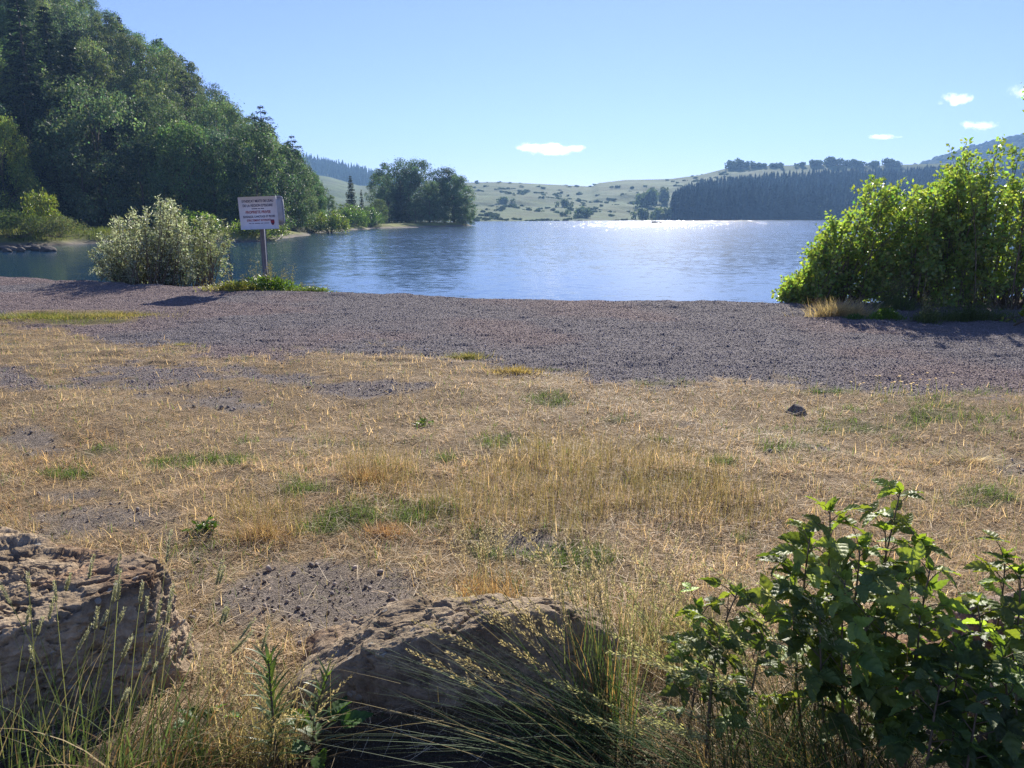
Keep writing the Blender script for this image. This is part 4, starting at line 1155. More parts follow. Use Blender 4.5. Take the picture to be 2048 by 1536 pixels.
# ================================================================== SHRUBS BY THE WATER
def stem_shrub(name, base, tips, seed, nside, leaf_l, leaf_w, col, m, per=16, fold=0.22, curve=0.12, rs=0.014, twl=0.45, spread=0.25, pale=None, petiole=0.02, bark=M_TWIG, leafstart=0.25, updir=0.3):
    g = np.random.default_rng(seed)
    base = np.asarray(base, float)
    root = empty(name, base)
    st, fo = MB(), MB()
    LP, LA, LN = [], [], []
    for tip in tips:
        tip = np.asarray(tip, float)
        b0 = base + g.normal(0, 0.25, 3) * (1, 1, 0) + (tip - base) * (0.38, 0.38, 0)
        L = np.linalg.norm(tip - b0)
        mid = b0 * 0.45 + tip * 0.55 + np.array([0, 0, curve * L]) + g.normal(0, 0.05 * L, 3)
        s = np.linspace(0, 1, 7)[:, None]
        P = (1 - s) ** 2 * b0 + 2 * s * (1 - s) * mid + s ** 2 * tip
        tube(st, P - base, np.linspace(rs * (0.6 + 0.25 * L), 0.003, 7), 4)
        A, B = [], []
        for j in range(nside):
            q = leafstart + (1.02 - leafstart) * (j + g.random()) / nside
            q = min(q, 1.0)
            o = (1 - q) ** 2 * b0 + 2 * q * (1 - q) * mid + q ** 2 * tip
            tg = unit(2 * (1 - q) * (mid - b0) + 2 * q * (tip - mid))
            dv = unit(tg * 0.6 + g.normal(0, 0.75, 3) + np.array([0, 0, updir]))
            l = twl * g.uniform(0.5, 1.2) * (1.1 - 0.6 * q)
            e = o + dv * l
            A.append(o); B.append(e)
            kq = g.random((per, 1)) ** 0.8
            pp = o + (e - o) * kq + g.normal(0, 0.02, (per, 3))
            side = unit(np.cross(dv, g.normal(size=(per, 3))))
            LP.append(pp + side * petiole); LA.append(unit(side + dv * 0.5 + np.array([0, 0, 0.05]))); LN.append(unit(np.cross(side, dv) + g.normal(0, spread, (per, 3)) + np.array([0, 0, 0.5])))
        rod(st, np.array(A) - base, np.array(B) - base, 0.005, 0.002)
    P, A, Nn = np.concatenate(LP) - base, np.concatenate(LA), np.concatenate(LN)
    n = len(P)
    C = np.array(col) * g.lognormal(0, 0.22, (n, 1)) * (1 + np.stack([g.normal(0.05, 0.15, n), np.zeros(n), g.normal(0, 0.15, n)], 1))
    if pale is not None:
        pk = g.random(n) < 0.45
        C[pk] = np.array(pale) * g.lognormal(0, 0.15, (pk.sum(), 1))
    leaves(fo, P, A, Nn, leaf_l * g.uniform(0.6, 1.3, n), leaf_w * g.uniform(0.65, 1.2, n), np.clip(C, 0.01, 1), fold)
    st.build('stems', bark, root, True)
    fo.build('foliage', m, root)
    return root
def tips_from(px_tops, Y, dY, n, seed, low=0.1):
    """shoot tips filling the outline whose upper edge is traced in px"""
    g = np.random.default_rng(seed)
    pt = np.array(px_tops, float); out = []
    for _ in range(n):
        a = g.uniform(pt[0, 0], pt[-1, 0]); Yq = Y + g.uniform(-dY, dY)
        top = at(a, np.interp(a, pt[:, 0], pt[:, 1]), Yq)
        zt = top[2]; f = 1 - (1 - low) * g.random() ** 1.6
        out.append((top[0], Yq, max(zt * f, 0.06)))
    return out
# right-hand thicket
PG = (0.25, 0.32, 0.10)
b1 = gp(1690, 618); b2 = gp(1850, 616); b3 = gp(2040, 622); b0 = gp(1620, 612)
t = tips_from([(1566, 590), (1580, 560), (1620, 535), (1650, 545), (1680, 560)], 14.6, 0.5, 50, 1, 0.03)
tag(stem_shrub('shrub', (b0[0], 14.6, 0), t, 61, 9, 0.062, 0.052, PG, M_SHRUB, 15, twl=0.3), 'lowest leafy shrub at the left end of the thicket, touching the water line', 'shrub')
t = tips_from([(1622, 540), (1632, 450), (1660, 440), (1700, 425), (1725, 395), (1745, 352), (1775, 360), (1810, 400), (1860, 410)], 14.4, 0.65, 85, 2, 0.03)
tag(stem_shrub('shrub', (b1[0], 14.5, 0), t, 62, 9, 0.07, 0.06, PG, M_SHRUB, 17, twl=0.48), 'sunlit green shrub in the left middle of the thicket with one tall shoot', 'shrub')
t = tips_from([(1740, 430), (1770, 420), (1810, 400), (1850, 372), (1880, 375), (1915, 340), (1940, 320), (2000, 330)], 14.3, 0.7, 95, 3, 0.03)
tag(stem_shrub('shrub', (b2[0], 14.4, 0), t, 63, 9, 0.07, 0.06, PG, M_SHRUB, 17, twl=0.5), 'dense middle shrub of the thicket on the right of the beach', 'shrub')
t = tips_from([(1850, 380), (1890, 335), (1920, 305), (1960, 300), (2000, 296), (2048, 285), (2120, 240), (2220, 250)], 14.0, 0.75, 105, 4, 0.03) + [tuple(at(2050, 160, 13.6)), tuple(at(1925, 300, 14)), tuple(at(1905, 318, 14.2))]
tag(stem_shrub('shrub', (b3[0], 14.1, 0), t, 64, 9, 0.072, 0.062, PG, M_SHRUB, 18, twl=0.52), 'tallest shrub of the thicket at the right edge of the photo', 'shrub')
t = tips_from([(2008, 625), (2020, 600), (2040, 588), (2090, 580)], 12.4, 0.3, 22, 5)
q = gp(2052, 652)
tag(stem_shrub('shrub', (q[0], q[1], 0), [(a, q[1] + random.uniform(-.25, .25), c_) for a, b, c_ in t], 65, 8, 0.06, 0.055, (0.20, 0.23, 0.035), M_SHRUB, 14, twl=0.22), 'small bright yellow-green shrub at the right edge in front of the thicket', 'shrub')
# silver willow
WB = gp(300, 578, -0.25); WB[1] = 19.6; WB[0] = at(300, 570, 19.6)[0]; WB[2] = -0.35
t = tips_from([(182, 510), (200, 480), (225, 440), (250, 425), (275, 425), (300, 412), (325, 398), (355, 412), (372, 440), (385, 480)], 19.6, 0.9, 150, 6, 0.03)
tag(stem_shrub('silver_willow', WB, t, 66, 10, 0.075, 0.026, (0.17, 0.20, 0.11), M_WILLOW, 17, twl=0.34, pale=(0.50, 0.53, 0.45), petiole=0.006, updir=0.5), 'silvery grey-green willow bush at the water on the left of the sign', 'willow bush')
WB2 = at(395, 570, 20.2); WB2[2] = -0.4
t = tips_from([(350, 450), (395, 435), (430, 430), (450, 445), (468, 480)], 20.4, 0.7, 60, 7, 0.2)
tag(stem_shrub('silver_willow', WB2, t, 67, 8, 0.07, 0.024, (0.16, 0.19, 0.085), M_WILLOW, 13, twl=0.3, pale=(0.34, 0.37, 0.27), petiole=0.006, leafstart=0.45), 'smaller thinner willow bush right of the large silver one, bare stems below', 'willow bush')
# dead branches under the willows
mb = MB(); g = np.random.default_rng(70)
def driftwood(a, b, r, label, m=M_DRIFT, name='dead_branch', bend=0.15, twigs=3):
    mb = MB(); a = np.asarray(a, float); b = np.asarray(b, float)
    L = np.linalg.norm(b - a)
    md = (a + b) / 2 + g.normal(0, bend * L * 0.5, 3) * (1, 1, 0.6)
    s = np.linspace(0, 1, 7)[:, None]
    P = (1 - s) ** 2 * a + 2 * s * (1 - s) * md + s ** 2 * b
    tube(mb, P - a, np.linspace(r, r * 0.35, 7), 5)
    for _ in range(twigs):
        i = int(g.integers(2, 6)); e = P[i] + unit(unit(b - a) + g.normal(0, 0.7, 3)) * L * g.uniform(0.12, 0.3)
        tube(mb, np.stack([P[i], (P[i] + e) / 2 + g.normal(0, 0.02 * L, 3), e]) - a, np.array([r * 0.5, r * 0.35, r * 0.15]), 4)
    return tag(mb.build(name, m, loc=a), label, 'branch')
for (p0, p1, r, lab) in [((330, 572), (462, 545), 0.018, 'bare grey branch reaching right over the water from the willow'), ((345, 576), (440, 578), 0.016, 'pale dead branch lying on the beach under the willow'), ((400, 560), (475, 562), 0.013, 'thin dead branch pointing at the plants of the sign'), ((300, 574), (395, 566), 0.02, 'thick dead branch lying at the foot of the willow'), ((405, 572), (455, 520), 0.012, 'thin bare branch rising on the right of the small willow'), ((215, 571), (240, 556), 0.014, 'short dead branch sticking up left of the willow foot')]:
    A = at(*p0, 19.2); B = at(*p1, 19.6); A[2] = max(A[2], -0.2)
    driftwood(A, B, r, lab)
for (p0, p1, lab) in [((1178, 736), (1212, 734), 'short pale stick on the gravel at the grass edge'), ((1930, 935), (2020, 950), 'long grey stick lying in the dry grass at the right'), ((1925, 690), (1948, 694), 'pale stick lying on the gravel on the right'), ((1610, 700), (1638, 704), 'small stick on the gravel right of the middle'), ((880, 1002), (905, 1010), 'brown twig lying on the straw in the middle')]:
    A, B = gp(*p0), gp(*p1)
    A[2] = gh(A[0], A[1]) + 0.012; B[2] = gh(B[0], B[1]) + 0.012
    driftwood(A, B, 0.009, lab, M_DRIFT, 'stick', 0.12, 1)
# ================================================================== PLANTS AT THE SIGN AND ON THE BEACH
def weed(name, p, wd, h, n, leaf, col, label, seed, cat='weeds', stalks=0, dry=0.0, group=None):
    g = np.random.default_rng(seed)
    p = np.asarray(p, float)
    root = empty(name, p); fo = MB()
    a = g.random(n) * 6.283; r = np.abs(g.normal(0, 0.24, n)) + 0.08 * g.random(n)
    x, y = r * np.cos(a) * wd[0], r * np.sin(a) * wd[1]
    hz = ground_h(x + p[0], y + p[1]) - p[2]
    hgt = h * np.clip(1 - (2 * r) ** 2 * 0.8, 0.12, 1) * g.random(n) ** 0.7
    d = unit(np.stack([np.cos(a), np.sin(a), np.full(n, 0.6)], 1) + g.normal(0, 0.6, (n, 3)))
    nr = unit(g.normal(0, 0.5, (n, 3)) + (0, 0, 1))
    C = np.array(col) * g.lognormal(0, 0.3, (n, 1))
    leaves(fo, np.stack([x, y, hz + hgt], 1), d, nr, leaf * g.uniform(0.5, 1.4, n), leaf * 0.42 * g.uniform(0.6, 1.2, n), C, 0.2)
    m = int(n * 1.6)
    C2 = np.where(g.random((m, 1)) < dry, np.array([0.42, 0.34, 0.16]), np.array(col) * 1.1) * g.lognormal(0, 0.25, (m, 1))
    i = g.integers(0, n, m)
    blades(fo, np.stack([x[i], y[i], hz[i]], 1), g.random(m) * 6.283, h * g.uniform(0.4, 0.9, m), g.uniform(0, 0.6, m), g.uniform(0, 0.9, m), 0.006, C2, 3)
    fo.build('leaves', M_WEED, root)
    if stalks:
        sk = MB(); i = g.integers(0, n, stalks)
        pts = blades(sk, np.stack([x[i], y[i], hz[i]], 1), g.random(stalks) * 6.283, h * g.uniform(1.2, 2.2, stalks), g.uniform(0, 0.25, stalks), g.uniform(0, 0.35, stalks), 0.008, np.array([0.17, 0.17, 0.08]), 5, 0.5)
        e = pts[:, 3:].reshape(-1, 3); e = np.repeat(e, 8, 0) + g.normal(0, 0.025, (len(e) * 8, 3))
        leaves(sk, e, g.normal(size=e.shape), g.normal(size=e.shape), 0.03, 0.018, np.array([0.2, 0.19, 0.09]) * g.lognormal(0, 0.3, (len(e), 1)), 0.2)
        sk.build('seed_stalks', M_GRASS, root)
    return tag(root, label, cat, group)
def wp(px_, py_):
    p = gp(px_, py_); p[2] = gh(p[0], p[1]); return p
weed('weed_clump', wp(545, 581), (1.7, 0.7), 0.33, 1100, 0.10, (0.10, 0.17, 0.04), 'leafy green weeds around the foot of the sign post', 301, stalks=26)
weed('weed_clump', wp(470, 584), (1.5, 0.6), 0.17, 900, 0.06, (0.17, 0.19, 0.05), 'yellowish grassy weeds left of the sign post', 302, dry=0.5, stalks=10)
weed('weed_clump', wp(632, 585), (1.5, 0.4), 0.11, 700, 0.05, (0.12, 0.17, 0.045), 'low green strip of weeds right of the sign along the water', 303, stalks=7)
weed('weed_clump', wp(1772, 640), (0.55, 0.3), 0.16, 700, 0.05, (0.12, 0.20, 0.035), 'small bright green weed patch in front of the thicket', 304)
weed('weed_clump', wp(1855, 642), (0.5, 0.35), 0.22, 350, 0.05, (0.12, 0.15, 0.06), 'spindly thistle-like weed in front of the thicket', 305, stalks=12)
weed('weed_clump', wp(1790, 620), (0.9, 0.3), 0.4, 420, 0.05, (0.13, 0.17, 0.07), 'tall thin grey-green weed stems against the dark thicket', 306, stalks=16)
weed('weed_clump', wp(1940, 640), (1.6, 0.35), 0.30, 900, 0.05, (0.10, 0.13, 0.045), 'shaded low weeds at the right foot of the thicket', 307, stalks=12)
weed('weed_clump', wp(1710, 640), (0.35, 0.2), 0.07, 250, 0.04, (0.09, 0.16, 0.05), 'tiny green weed patch at the dry grass tuft', 308)
weed('weed_clump', wp(410, 1072), (0.16, 0.10), 0.05, 40, 0.05, (0.06, 0.12, 0.035), 'dark green leafy weed in the straw behind the left boulder', 309)
weed('weed_clump', wp(850, 845), (0.12, 0.10), 0.035, 36, 0.05, (0.10, 0.17, 0.045), 'small green rosette weed alone in the dry field', 310)
# dry grass tuft by the thicket
def tuft(name, p, n, wd, L, col, label, seed, lean=(0.0, 0.0), cat='grass tuft', seg=4, wb=0.005, tilt=(0.1, 0.9), curl=(0.2, 1.2), m=M_GRASS, col2=None):
    g = np.random.default_rng(seed); p = np.asarray(p, float)
    mb = MB(); a = g.random(n) * 6.283; r = np.abs(g.normal(0, 0.27, n))
    x, y = r * np.cos(a) * wd[0], r * np.sin(a) * wd[1]
    C = np.array(col) * g.lognormal(0, 0.25, (n, 1))
    if col2 is not None:
        kk = g.random(n) < 0.4; C[kk] = np.array(col2) * g.lognormal(0, 0.25, (kk.sum(), 1))
    blades(mb, np.stack([x, y, ground_h(x + p[0], y + p[1]) - p[2] - 0.01], 1), a + g.normal(0, 0.7, n), L * g.uniform(0.4, 1.1, n), g.uniform(*tilt, n), g.uniform(*curl, n), wb * g.uniform(0.6, 1.3, n), C, seg)
    root = empty(name, p); mb.build('blades', m, root)
    return tag(root, label, cat)
tuft('grass_tuft', wp(365, 690), 420, (0.45, 0.22), 0.07, (0.24, 0.24, 0.07), 'yellow-green grass tuft on the gravel below the sign shadow', 311, wb=0.005, col2=(0.40, 0.33, 0.16))
tuft('grass_tuft', wp(935, 716), 900, (0.60, 0.24), 0.11, (0.19, 0.21, 0.06), 'green-topped grass tuft at the middle of the gravel edge', 312, wb=0.005, col2=(0.42, 0.35, 0.15))
tuft('grass_tuft', wp(1110, 738), 420, (0.5, 0.14), 0.05, (0.15, 0.20, 0.06), 'flat green weed on the gravel edge right of the middle tuft', 313, wb=0.006, tilt=(0.6, 1.4))
tuft('grass_tuft', wp(215, 632), 3600, (2.2, 0.8), 0.10, (0.24, 0.23, 0.07), 'yellow-green grass strip on the left of the gravel beach', 314, wb=0.006, col2=(0.42, 0.35, 0.16))
tuft('grass_tuft', wp(70, 636), 4600, (2.8, 1.1), 0.12, (0.15, 0.19, 0.055), 'greener weedy end of the grass strip at the left edge', 315, wb=0.007, col2=(0.30, 0.27, 0.1))
tuft('grass_tuft', wp(1640, 784), 600, (0.65, 0.13), 0.05, (0.09, 0.16, 0.04), 'dark green flat weed at the gravel edge right of the middle', 316, wb=0.006, tilt=(0.5, 1.4))
tuft('dry_grass_tuft', wp(1680, 634), 1500, (1.1, 0.4), 0.40, (0.50, 0.40, 0.22), 'dry straw-coloured grass tuft at the left foot of the thicket', 321, wb=0.008)
tuft('dry_grass_tuft', wp(525, 1075), 700, (0.34, 0.2), 0.13, (0.46, 0.33, 0.18), 'rust-brown dry grass tuft behind the left boulder', 322, wb=0.003)
tuft('dry_grass_tuft', wp(735, 965), 600, (0.34, 0.22), 0.12, (0.44, 0.29, 0.15), 'rust-brown dry grass tuft left of the tall stalks', 323, wb=0.003)
tuft('dry_grass_tuft', wp(770, 1070), 500, (0.3, 0.16), 0.10, (0.43, 0.27, 0.15), 'reddish dry grass tuft beside the green patch near the middle boulder', 324, wb=0.003)
tuft('dry_grass_tuft', wp(1950, 915), 500, (0.6, 0.35), 0.2, (0.60, 0.52, 0.36), 'pale flattened straw tuft at the right of the field', 325, wb=0.004, tilt=(0.7, 1.4))
tuft('dry_grass_tuft', wp(1030, 745), 900, (0.8, 0.25), 0.10, (0.42, 0.33, 0.12), 'ochre dry grass hummock on the gravel edge', 326, wb=0.005)
# yellow flowers
fl = empty('flowering_weed', wp(1800, 788)); g = np.random.default_rng(9)
st, pe = MB(), MB(); n = 34
P = np.stack([g.normal(0, 0.24, n), g.normal(0, 0.08, n), np.zeros(n)], 1)
pts = blades(st, P, g.random(n) * 6.283, g.uniform(0.06, 0.22, n), g.uniform(0, 0.3, n), g.uniform(0, 0.4, n), 0.004, (0.14, 0.17, 0.05), 3, 0.6)
for e in pts[:, -1]:
    a = np.arange(7) * 0.9 + g.random(); d = np.stack([np.cos(a), np.sin(a), 0 * a + 0.15], 1)
    leaves(pe, np.repeat(e[None], 7, 0), d, np.tile([0, 0, 1.0], (7, 1)) + g.normal(0, 0.2, (7, 3)), 0.016, 0.012, (1, 1, 1), 0.1)
st.build('stems', M_WEED, fl); pe.build('flowers', M_FLOWER, fl)
tag(fl, 'yellow-flowering weed at the gravel edge on the right', 'flowers')
# ================================================================== BOULDERS
def boulder(name, c, planes, sub, seed, col, label, disp=0.03, pits=0.03, rust=None, soft=0.022):
    """planes: (normal, distance from c); outward facets of the block"""
    V0, T0 = ico(sub)
    c = np.asarray(c, float)
    nr = unit(np.array([p[0] for p in planes], float)); dd = np.array([p[1] for p in planes], float)
    den = V0 @ nr.T
    rr = np.where(den > 0.03, dd / np.maximum(den, 0.03), 6.0)
    p = -1 / soft
    r = -soft * np.log(np.exp(-rr / soft).sum(1))
    V = V0 * np.maximum(r, 0.05)[:, None]
    w = V + seed * 3.1
    # chipped, fractured skin: many small plane cuts, each a little off the face it bites into
    gq_ = np.random.default_rng(int(seed * 100))
    me_n = 340 if sub >= 7 else (160 if sub == 6 else 40)
    pk = gq_.choice(len(V), me_n, replace=False)
    fac = np.argmin(np.where((V0 @ nr.T) > 0.03, dd / np.maximum(V0 @ nr.T, 0.03), 9.0), 1)
    size = np.median(np.linalg.norm(V, axis=1))
    Rr = np.linalg.norm(V, axis=1)
    for i in pk:
        n_ = unit(nr[fac[i]] + gq_.normal(0, 0.15, 3))
        dep = n_ @ V[i] - abs(gq_.normal(0, 0.004)) * size / 0.4
        h_ = V0 @ n_
        loc = np.linalg.norm(V - V[i], axis=1) < gq_.uniform(0.15, 0.45) * size * 1.2
        cut = loc & (h_ > 0.2)
        rc = dep / np.maximum(h_, 0.2)
        Rr = np.where(cut & (rc < Rr), np.maximum(rc, Rr - 0.014 * size / 0.4), Rr)
    V = V0 * Rr[:, None]
    w = V + seed * 3.1
    n1 = fbm(w * 2.6, 3)
    crk = np.abs(fbm(w * np.array([2.2, 5.0, 6.0]) + 9.0, 4, 0.6))
    pit = fbm(w * np.array([8.0, 20.0, 22.0]) + 0.6 * n1[:, None], 4, 0.55)
    ter = fbm(w * np.array([5.0, 9.0, 14.0]), 5, 0.65)
    d = disp * (0.30 * n1 + 0.22 * ter) - pits * 0.30 * sstep(0.10, 0.0, crk) ** 2 - pits * 0.30 * sstep(0.30, 0.50, pit) + 0.08 * pits * fbm(w * 42, 4, 0.65)
    V = V + V0 * d[:, None]
    cc = np.array(col) * (1 + 0.16 * n1[:, None] + 0.14 * ter[:, None]) * (1 - 0.2 * sstep(0.26, 0.48, pit)[:, None])
    rm = sstep(0.3, 0.7, fbm(w * 2.2 + 40, 4))[:, None]
    cc = cc * (1 - 0.5 * rm) + np.array([0.27, 0.15, 0.085]) * 0.5 * rm
    mb = MB(); mb.add(V, None, T0, np.clip(cc, 0.02, 0.8))
    o = mb.build(name, M_ROCK, loc=None, smooth=True)
    o.location = c
    return tag(o, label, 'boulder')
boulder('boulder', (-1.75, 2.50, 0.02), [((-0.06, -0.09, 0.99), 0.365), ((0.57, -0.82, 0.12), 0.40), ((-0.2, -1, 0.2), 0.50), ((1, 0.0, 0.24), 0.545), ((0.38, 0.925, 0.18), 0.30), ((-1, 0, 0.2), 1.1), ((0, 0, -1), 0.35), ((0.6, -0.4, 0.7), 0.60)], 8, 1.0, (0.39, 0.32, 0.235), 'largest brown pitted boulder at the lower left corner', 0.034, 0.05)
boulder('boulder', (-0.10, 2.38, 0.0), [((-0.20, 0.06, 0.97), 0.315), ((0.05, -1, 0.12), 0.17), ((1, -0.1, 0.15), 0.50), ((0.0, 1, 0.4), 0.28), ((-0.5, -0.05, 0.86), 0.375), ((-1, -0.15, 0.35), 0.66), ((0, 0, -1), 0.35), ((-0.28, -0.93, 0.25), 0.26), ((0.55, -0.1, 0.9), 0.46), ((0.2, 0.6, 0.75), 0.33)], 8, 2.3, (0.355, 0.295, 0.22), 'middle grey-brown boulder behind the long grass tussock', 0.028, 0.04)
boulder('boulder', (1.92, 2.42, 0.0), [((-0.1, 0.2, 1), 0.30), ((0.0, -1, 0.2), 0.26), ((-0.9, -0.1, 0.5), 0.26), ((0.0, 1, 0.6), 0.3), ((1, 0, 0.2), 0.6), ((0, 0, -1), 0.35), ((0.5, -0.7, 0.5), 0.36), ((0.6, 0.2, 0.8), 0.42), ((-0.4, -0.7, 0.6), 0.27)], 7, 3.7, (0.30, 0.24, 0.20), 'brown boulder half hidden by raspberry leaves at the right edge', 0.028, 0.035)
boulder('boulder', (1.50, 2.42, -0.02), [((0.1, 0.2, 1), 0.17), ((0.0, -1, 0.4), 0.16), ((-0.9, -0.1, 0.6), 0.2), ((0.0, 1, 0.6), 0.2), ((1, 0, 0.3), 0.24), ((0, 0, -1), 0.3)], 6, 5.1, (0.36, 0.24, 0.16), 'low ochre-brown rock behind the raspberry stems', 0.02, 0.03)
q = wp(1596, 822); q[2] += 0.02
boulder('stone', q, [((0.3, -0.2, 1), 0.045), ((-0.8, -0.3, 0.5), 0.05), ((0.9, 0, 0.4), 0.055), ((0, -1, 0.3), 0.045), ((0, 1, 0.4), 0.05), ((0, 0, -1), 0.05)], 4, 6.0, (0.22, 0.20, 0.18), 'single small grey stone lying in the dry grass on the right', 0.004, 0.003, soft=0.006)['category'] = 'stone'
# ================================================================== FOREGROUND GRASSES
def heads_timothy(mb, pts, g, ln=0.055, r=0.0045, col=(0.42, 0.42, 0.27)):
    for P in pts:
        a, d = P[-1], unit(P[-1] - P[-2])
        l = ln * g.uniform(0.6, 1.35); n = 90
        s = g.random(n); th = g.random(n) * 6.283
        u = unit(np.cross(d, (0.3, 0.5, 0.8))); v = np.cross(d, u)
        rad = r * np.sin(np.pi * np.clip(s * 0.9 + 0.08, 0, 1)) ** 0.4 * g.uniform(0.8, 1.1)
        ro = np.cos(th)[:, None] * u + np.sin(th)[:, None] * v
        bend = unit(d + np.array([0, 0, -0.25]))
        base = a + (s * l)[:, None] * d + (s ** 2 * l * 0.25)[:, None] * bend
        leaves(mb, base + ro * rad[:, None] * 0.5, unit(ro + d * 1.2), ro, 0.008, 0.004, np.array(col) * g.lognormal(0, 0.18, (n, 1)), 0.15)
        tube(mb, np.stack([a, a + d * l * 0.5, a + d * l * 0.95]), [r * 0.6, r * 0.7, r * 0.25], 5, np.array(col) * 0.8)
def heads_panicle(mb, pts, g, ln=0.16, spread=0.02, per=70, col=(0.5, 0.44, 0.28), size=0.008, frac=0.45):
    nseg = pts.shape[1] - 1
    for P in pts:
        s = 1 - frac * g.random(per) ** 0.9
        f = s * nseg; i = np.minimum(f.astype(int), nseg - 1); f = (f - i)[:, None]
        c = P[i] * (1 - f) + P[i + 1] * f
        d = unit(P[i + 1] - P[i])
        rad = spread * np.minimum((1 - s) / frac * 2.2 + 0.12, 1)[:, None] * g.random((per, 1))
        ro = unit(np.cross(d, g.normal(size=(per, 3))))
        e = c + ro * rad + d * rad * 1.2
        rod(mb, c, e, 0.0005, 0.0004, np.array(col) * 0.8)
        leaves(mb, e, unit(d + 0.4 * ro), g.normal(size=(per, 3)), size * g.uniform(0.7, 1.4, per), size * 0.42, np.array(col) * g.lognormal(0, 0.2, (per, 1)), 0.15)
def tussock(name, p, label, seed, blade, stalk, head, cat='grass tussock', dead=0, deadL=0.25):
    """blade / stalk: dict(n, wd, az, azs, L, tilt, curl, w, col)"""
    g = np.random.default_rng(seed); p = np.asarray(p, float)
    root = empty(name, p)
    def do(mb, q, seg):
        n = q['n']; a = g.random(n) * 6.283; r = np.sqrt(g.random(n)) * 0.5
        x, y = r * np.cos(a) * q['wd'][0], r * np.sin(a) * q['wd'][1]
        az = g.normal(q['az'], q['azs'], n)
        col = np.array(q['col']) * g.lognormal(0, 0.25, (n, 1))
        if 'col2' in q:
            kk = g.random(n) < q.get('f2', 0.25); col[kk] = np.array(q['col2']) * g.lognormal(0, 0.25, (kk.sum(), 1))
        return blades(mb, np.stack([x, y, np.full(n, -0.01)], 1), az, g.uniform(*q['L'], n), g.uniform(*q['tilt'], n), g.uniform(*q['curl'], n), q['w'] * g.uniform(0.6, 1.3, n), col, seg, q.get('tipw', 0.08), 0.5)
    if blade:
        mb = MB(); do(mb, blade, 8)
        if dead:
            do(mb, dict(n=dead, wd=(blade['wd'][0] * 1.5, blade['wd'][1] * 1.3), az=blade['az'], azs=2.0, L=(0.08, deadL), tilt=(0.2, 1.5), curl=(-0.3, 1.2), w=0.003, col=(0.27, 0.195, 0.11), col2=(0.15, 0.11, 0.06)), 4)
        mb.build('blades', M_GRASS, root)
    if stalk:
        mb = MB(); pts = do(mb, stalk, 10); mb.build('stalks', M_GRASS, root)
        mb = MB(); head(mb, pts, g); mb.build('seed_heads', M_GRASS, root)
    return tag(root, label, cat)
W = math.pi
GRN, DKG, STR = (0.10, 0.15, 0.045), (0.055, 0.10, 0.04), (0.42, 0.33, 0.17)
# left corner: stalks with cylindrical heads
tussock('grass_tussock', (-1.32, 1.84, 0), 'grass tussock with cylindrical pale heads in front of the largest boulder', 401,
        dict(n=170, wd=(0.75, 0.25), az=1.2, azs=1.3, L=(0.25, 0.55), tilt=(0.0, 0.55), curl=(0.3, 1.5), w=0.005, col=GRN, col2=STR, f2=0.3),
        dict(n=26, wd=(0.85, 0.2), az=0.9, azs=0.9, L=(0.42, 0.70), tilt=(0.0, 0.3), curl=(0.0, 0.5), w=0.0028, col=(0.16, 0.18, 0.07), tipw=0.6),
        heads_timothy, dead=130)
tussock('grass_tussock', (-1.02, 1.90, 0), 'leaning grass with cylindrical heads right of the tussock in the left corner', 402,
        dict(n=210, wd=(0.4, 0.2), az=0.6, azs=1.0, L=(0.2, 0.46), tilt=(0.1, 0.8), curl=(0.3, 1.4), w=0.005, col=(0.09, 0.13, 0.04), col2=(0.30, 0.18, 0.09), f2=0.35),
        dict(n=15, wd=(0.4, 0.15), az=0.7, azs=0.5, L=(0.38, 0.62), tilt=(0.05, 0.4), curl=(0.0, 0.5), w=0.0026, col=(0.2, 0.19, 0.09), tipw=0.6),
        heads_timothy, dead=220)
# bleached beaded grass between the boulders
tussock('grass_tussock', (-0.78, 1.98, 0), 'bleached straw grass with beaded nodding heads between the boulders', 403,
        dict(n=190, wd=(0.22, 0.16), az=1.4, azs=2.0, L=(0.15, 0.36), tilt=(0.0, 0.5), curl=(0.2, 1.3), w=0.004, col=(0.22, 0.21, 0.09), col2=STR, f2=0.5),
        dict(n=34, wd=(0.22, 0.12), az=1.8, azs=1.2, L=(0.28, 0.46), tilt=(0.0, 0.25), curl=(0.2, 1.7), w=0.0025, col=(0.42, 0.36, 0.18), tipw=0.6),
        lambda m, p, g: heads_panicle(m, p, g, spread=0.007, per=46, col=(0.56, 0.47, 0.26), size=0.009, frac=0.5), dead=300)
# long dark blades sweeping to the left in front of the middle boulder
tussock('grass_tussock', (0.42, 1.98, 0), 'large tussock of long dark green blades sweeping left before the middle boulder', 404,
        dict(n=190, wd=(0.50, 0.40), az=3.10, azs=0.27, L=(0.4, 1.0), tilt=(0.60, 1.45), curl=(0.0, 0.55), w=0.0042, col=DKG, col2=(0.30, 0.24, 0.09), f2=0.14),
        dict(n=13, wd=(0.3, 0.2), az=2.95, azs=0.3, L=(0.62, 0.92), tilt=(0.5, 1.1), curl=(0.0, 0.45), w=0.003, col=(0.13, 0.17, 0.06), tipw=0.5),
        lambda m, p, g: heads_panicle(m, p, g, spread=0.016, per=110, col=(0.50, 0.42, 0.23), size=0.009, frac=0.28), dead=250)
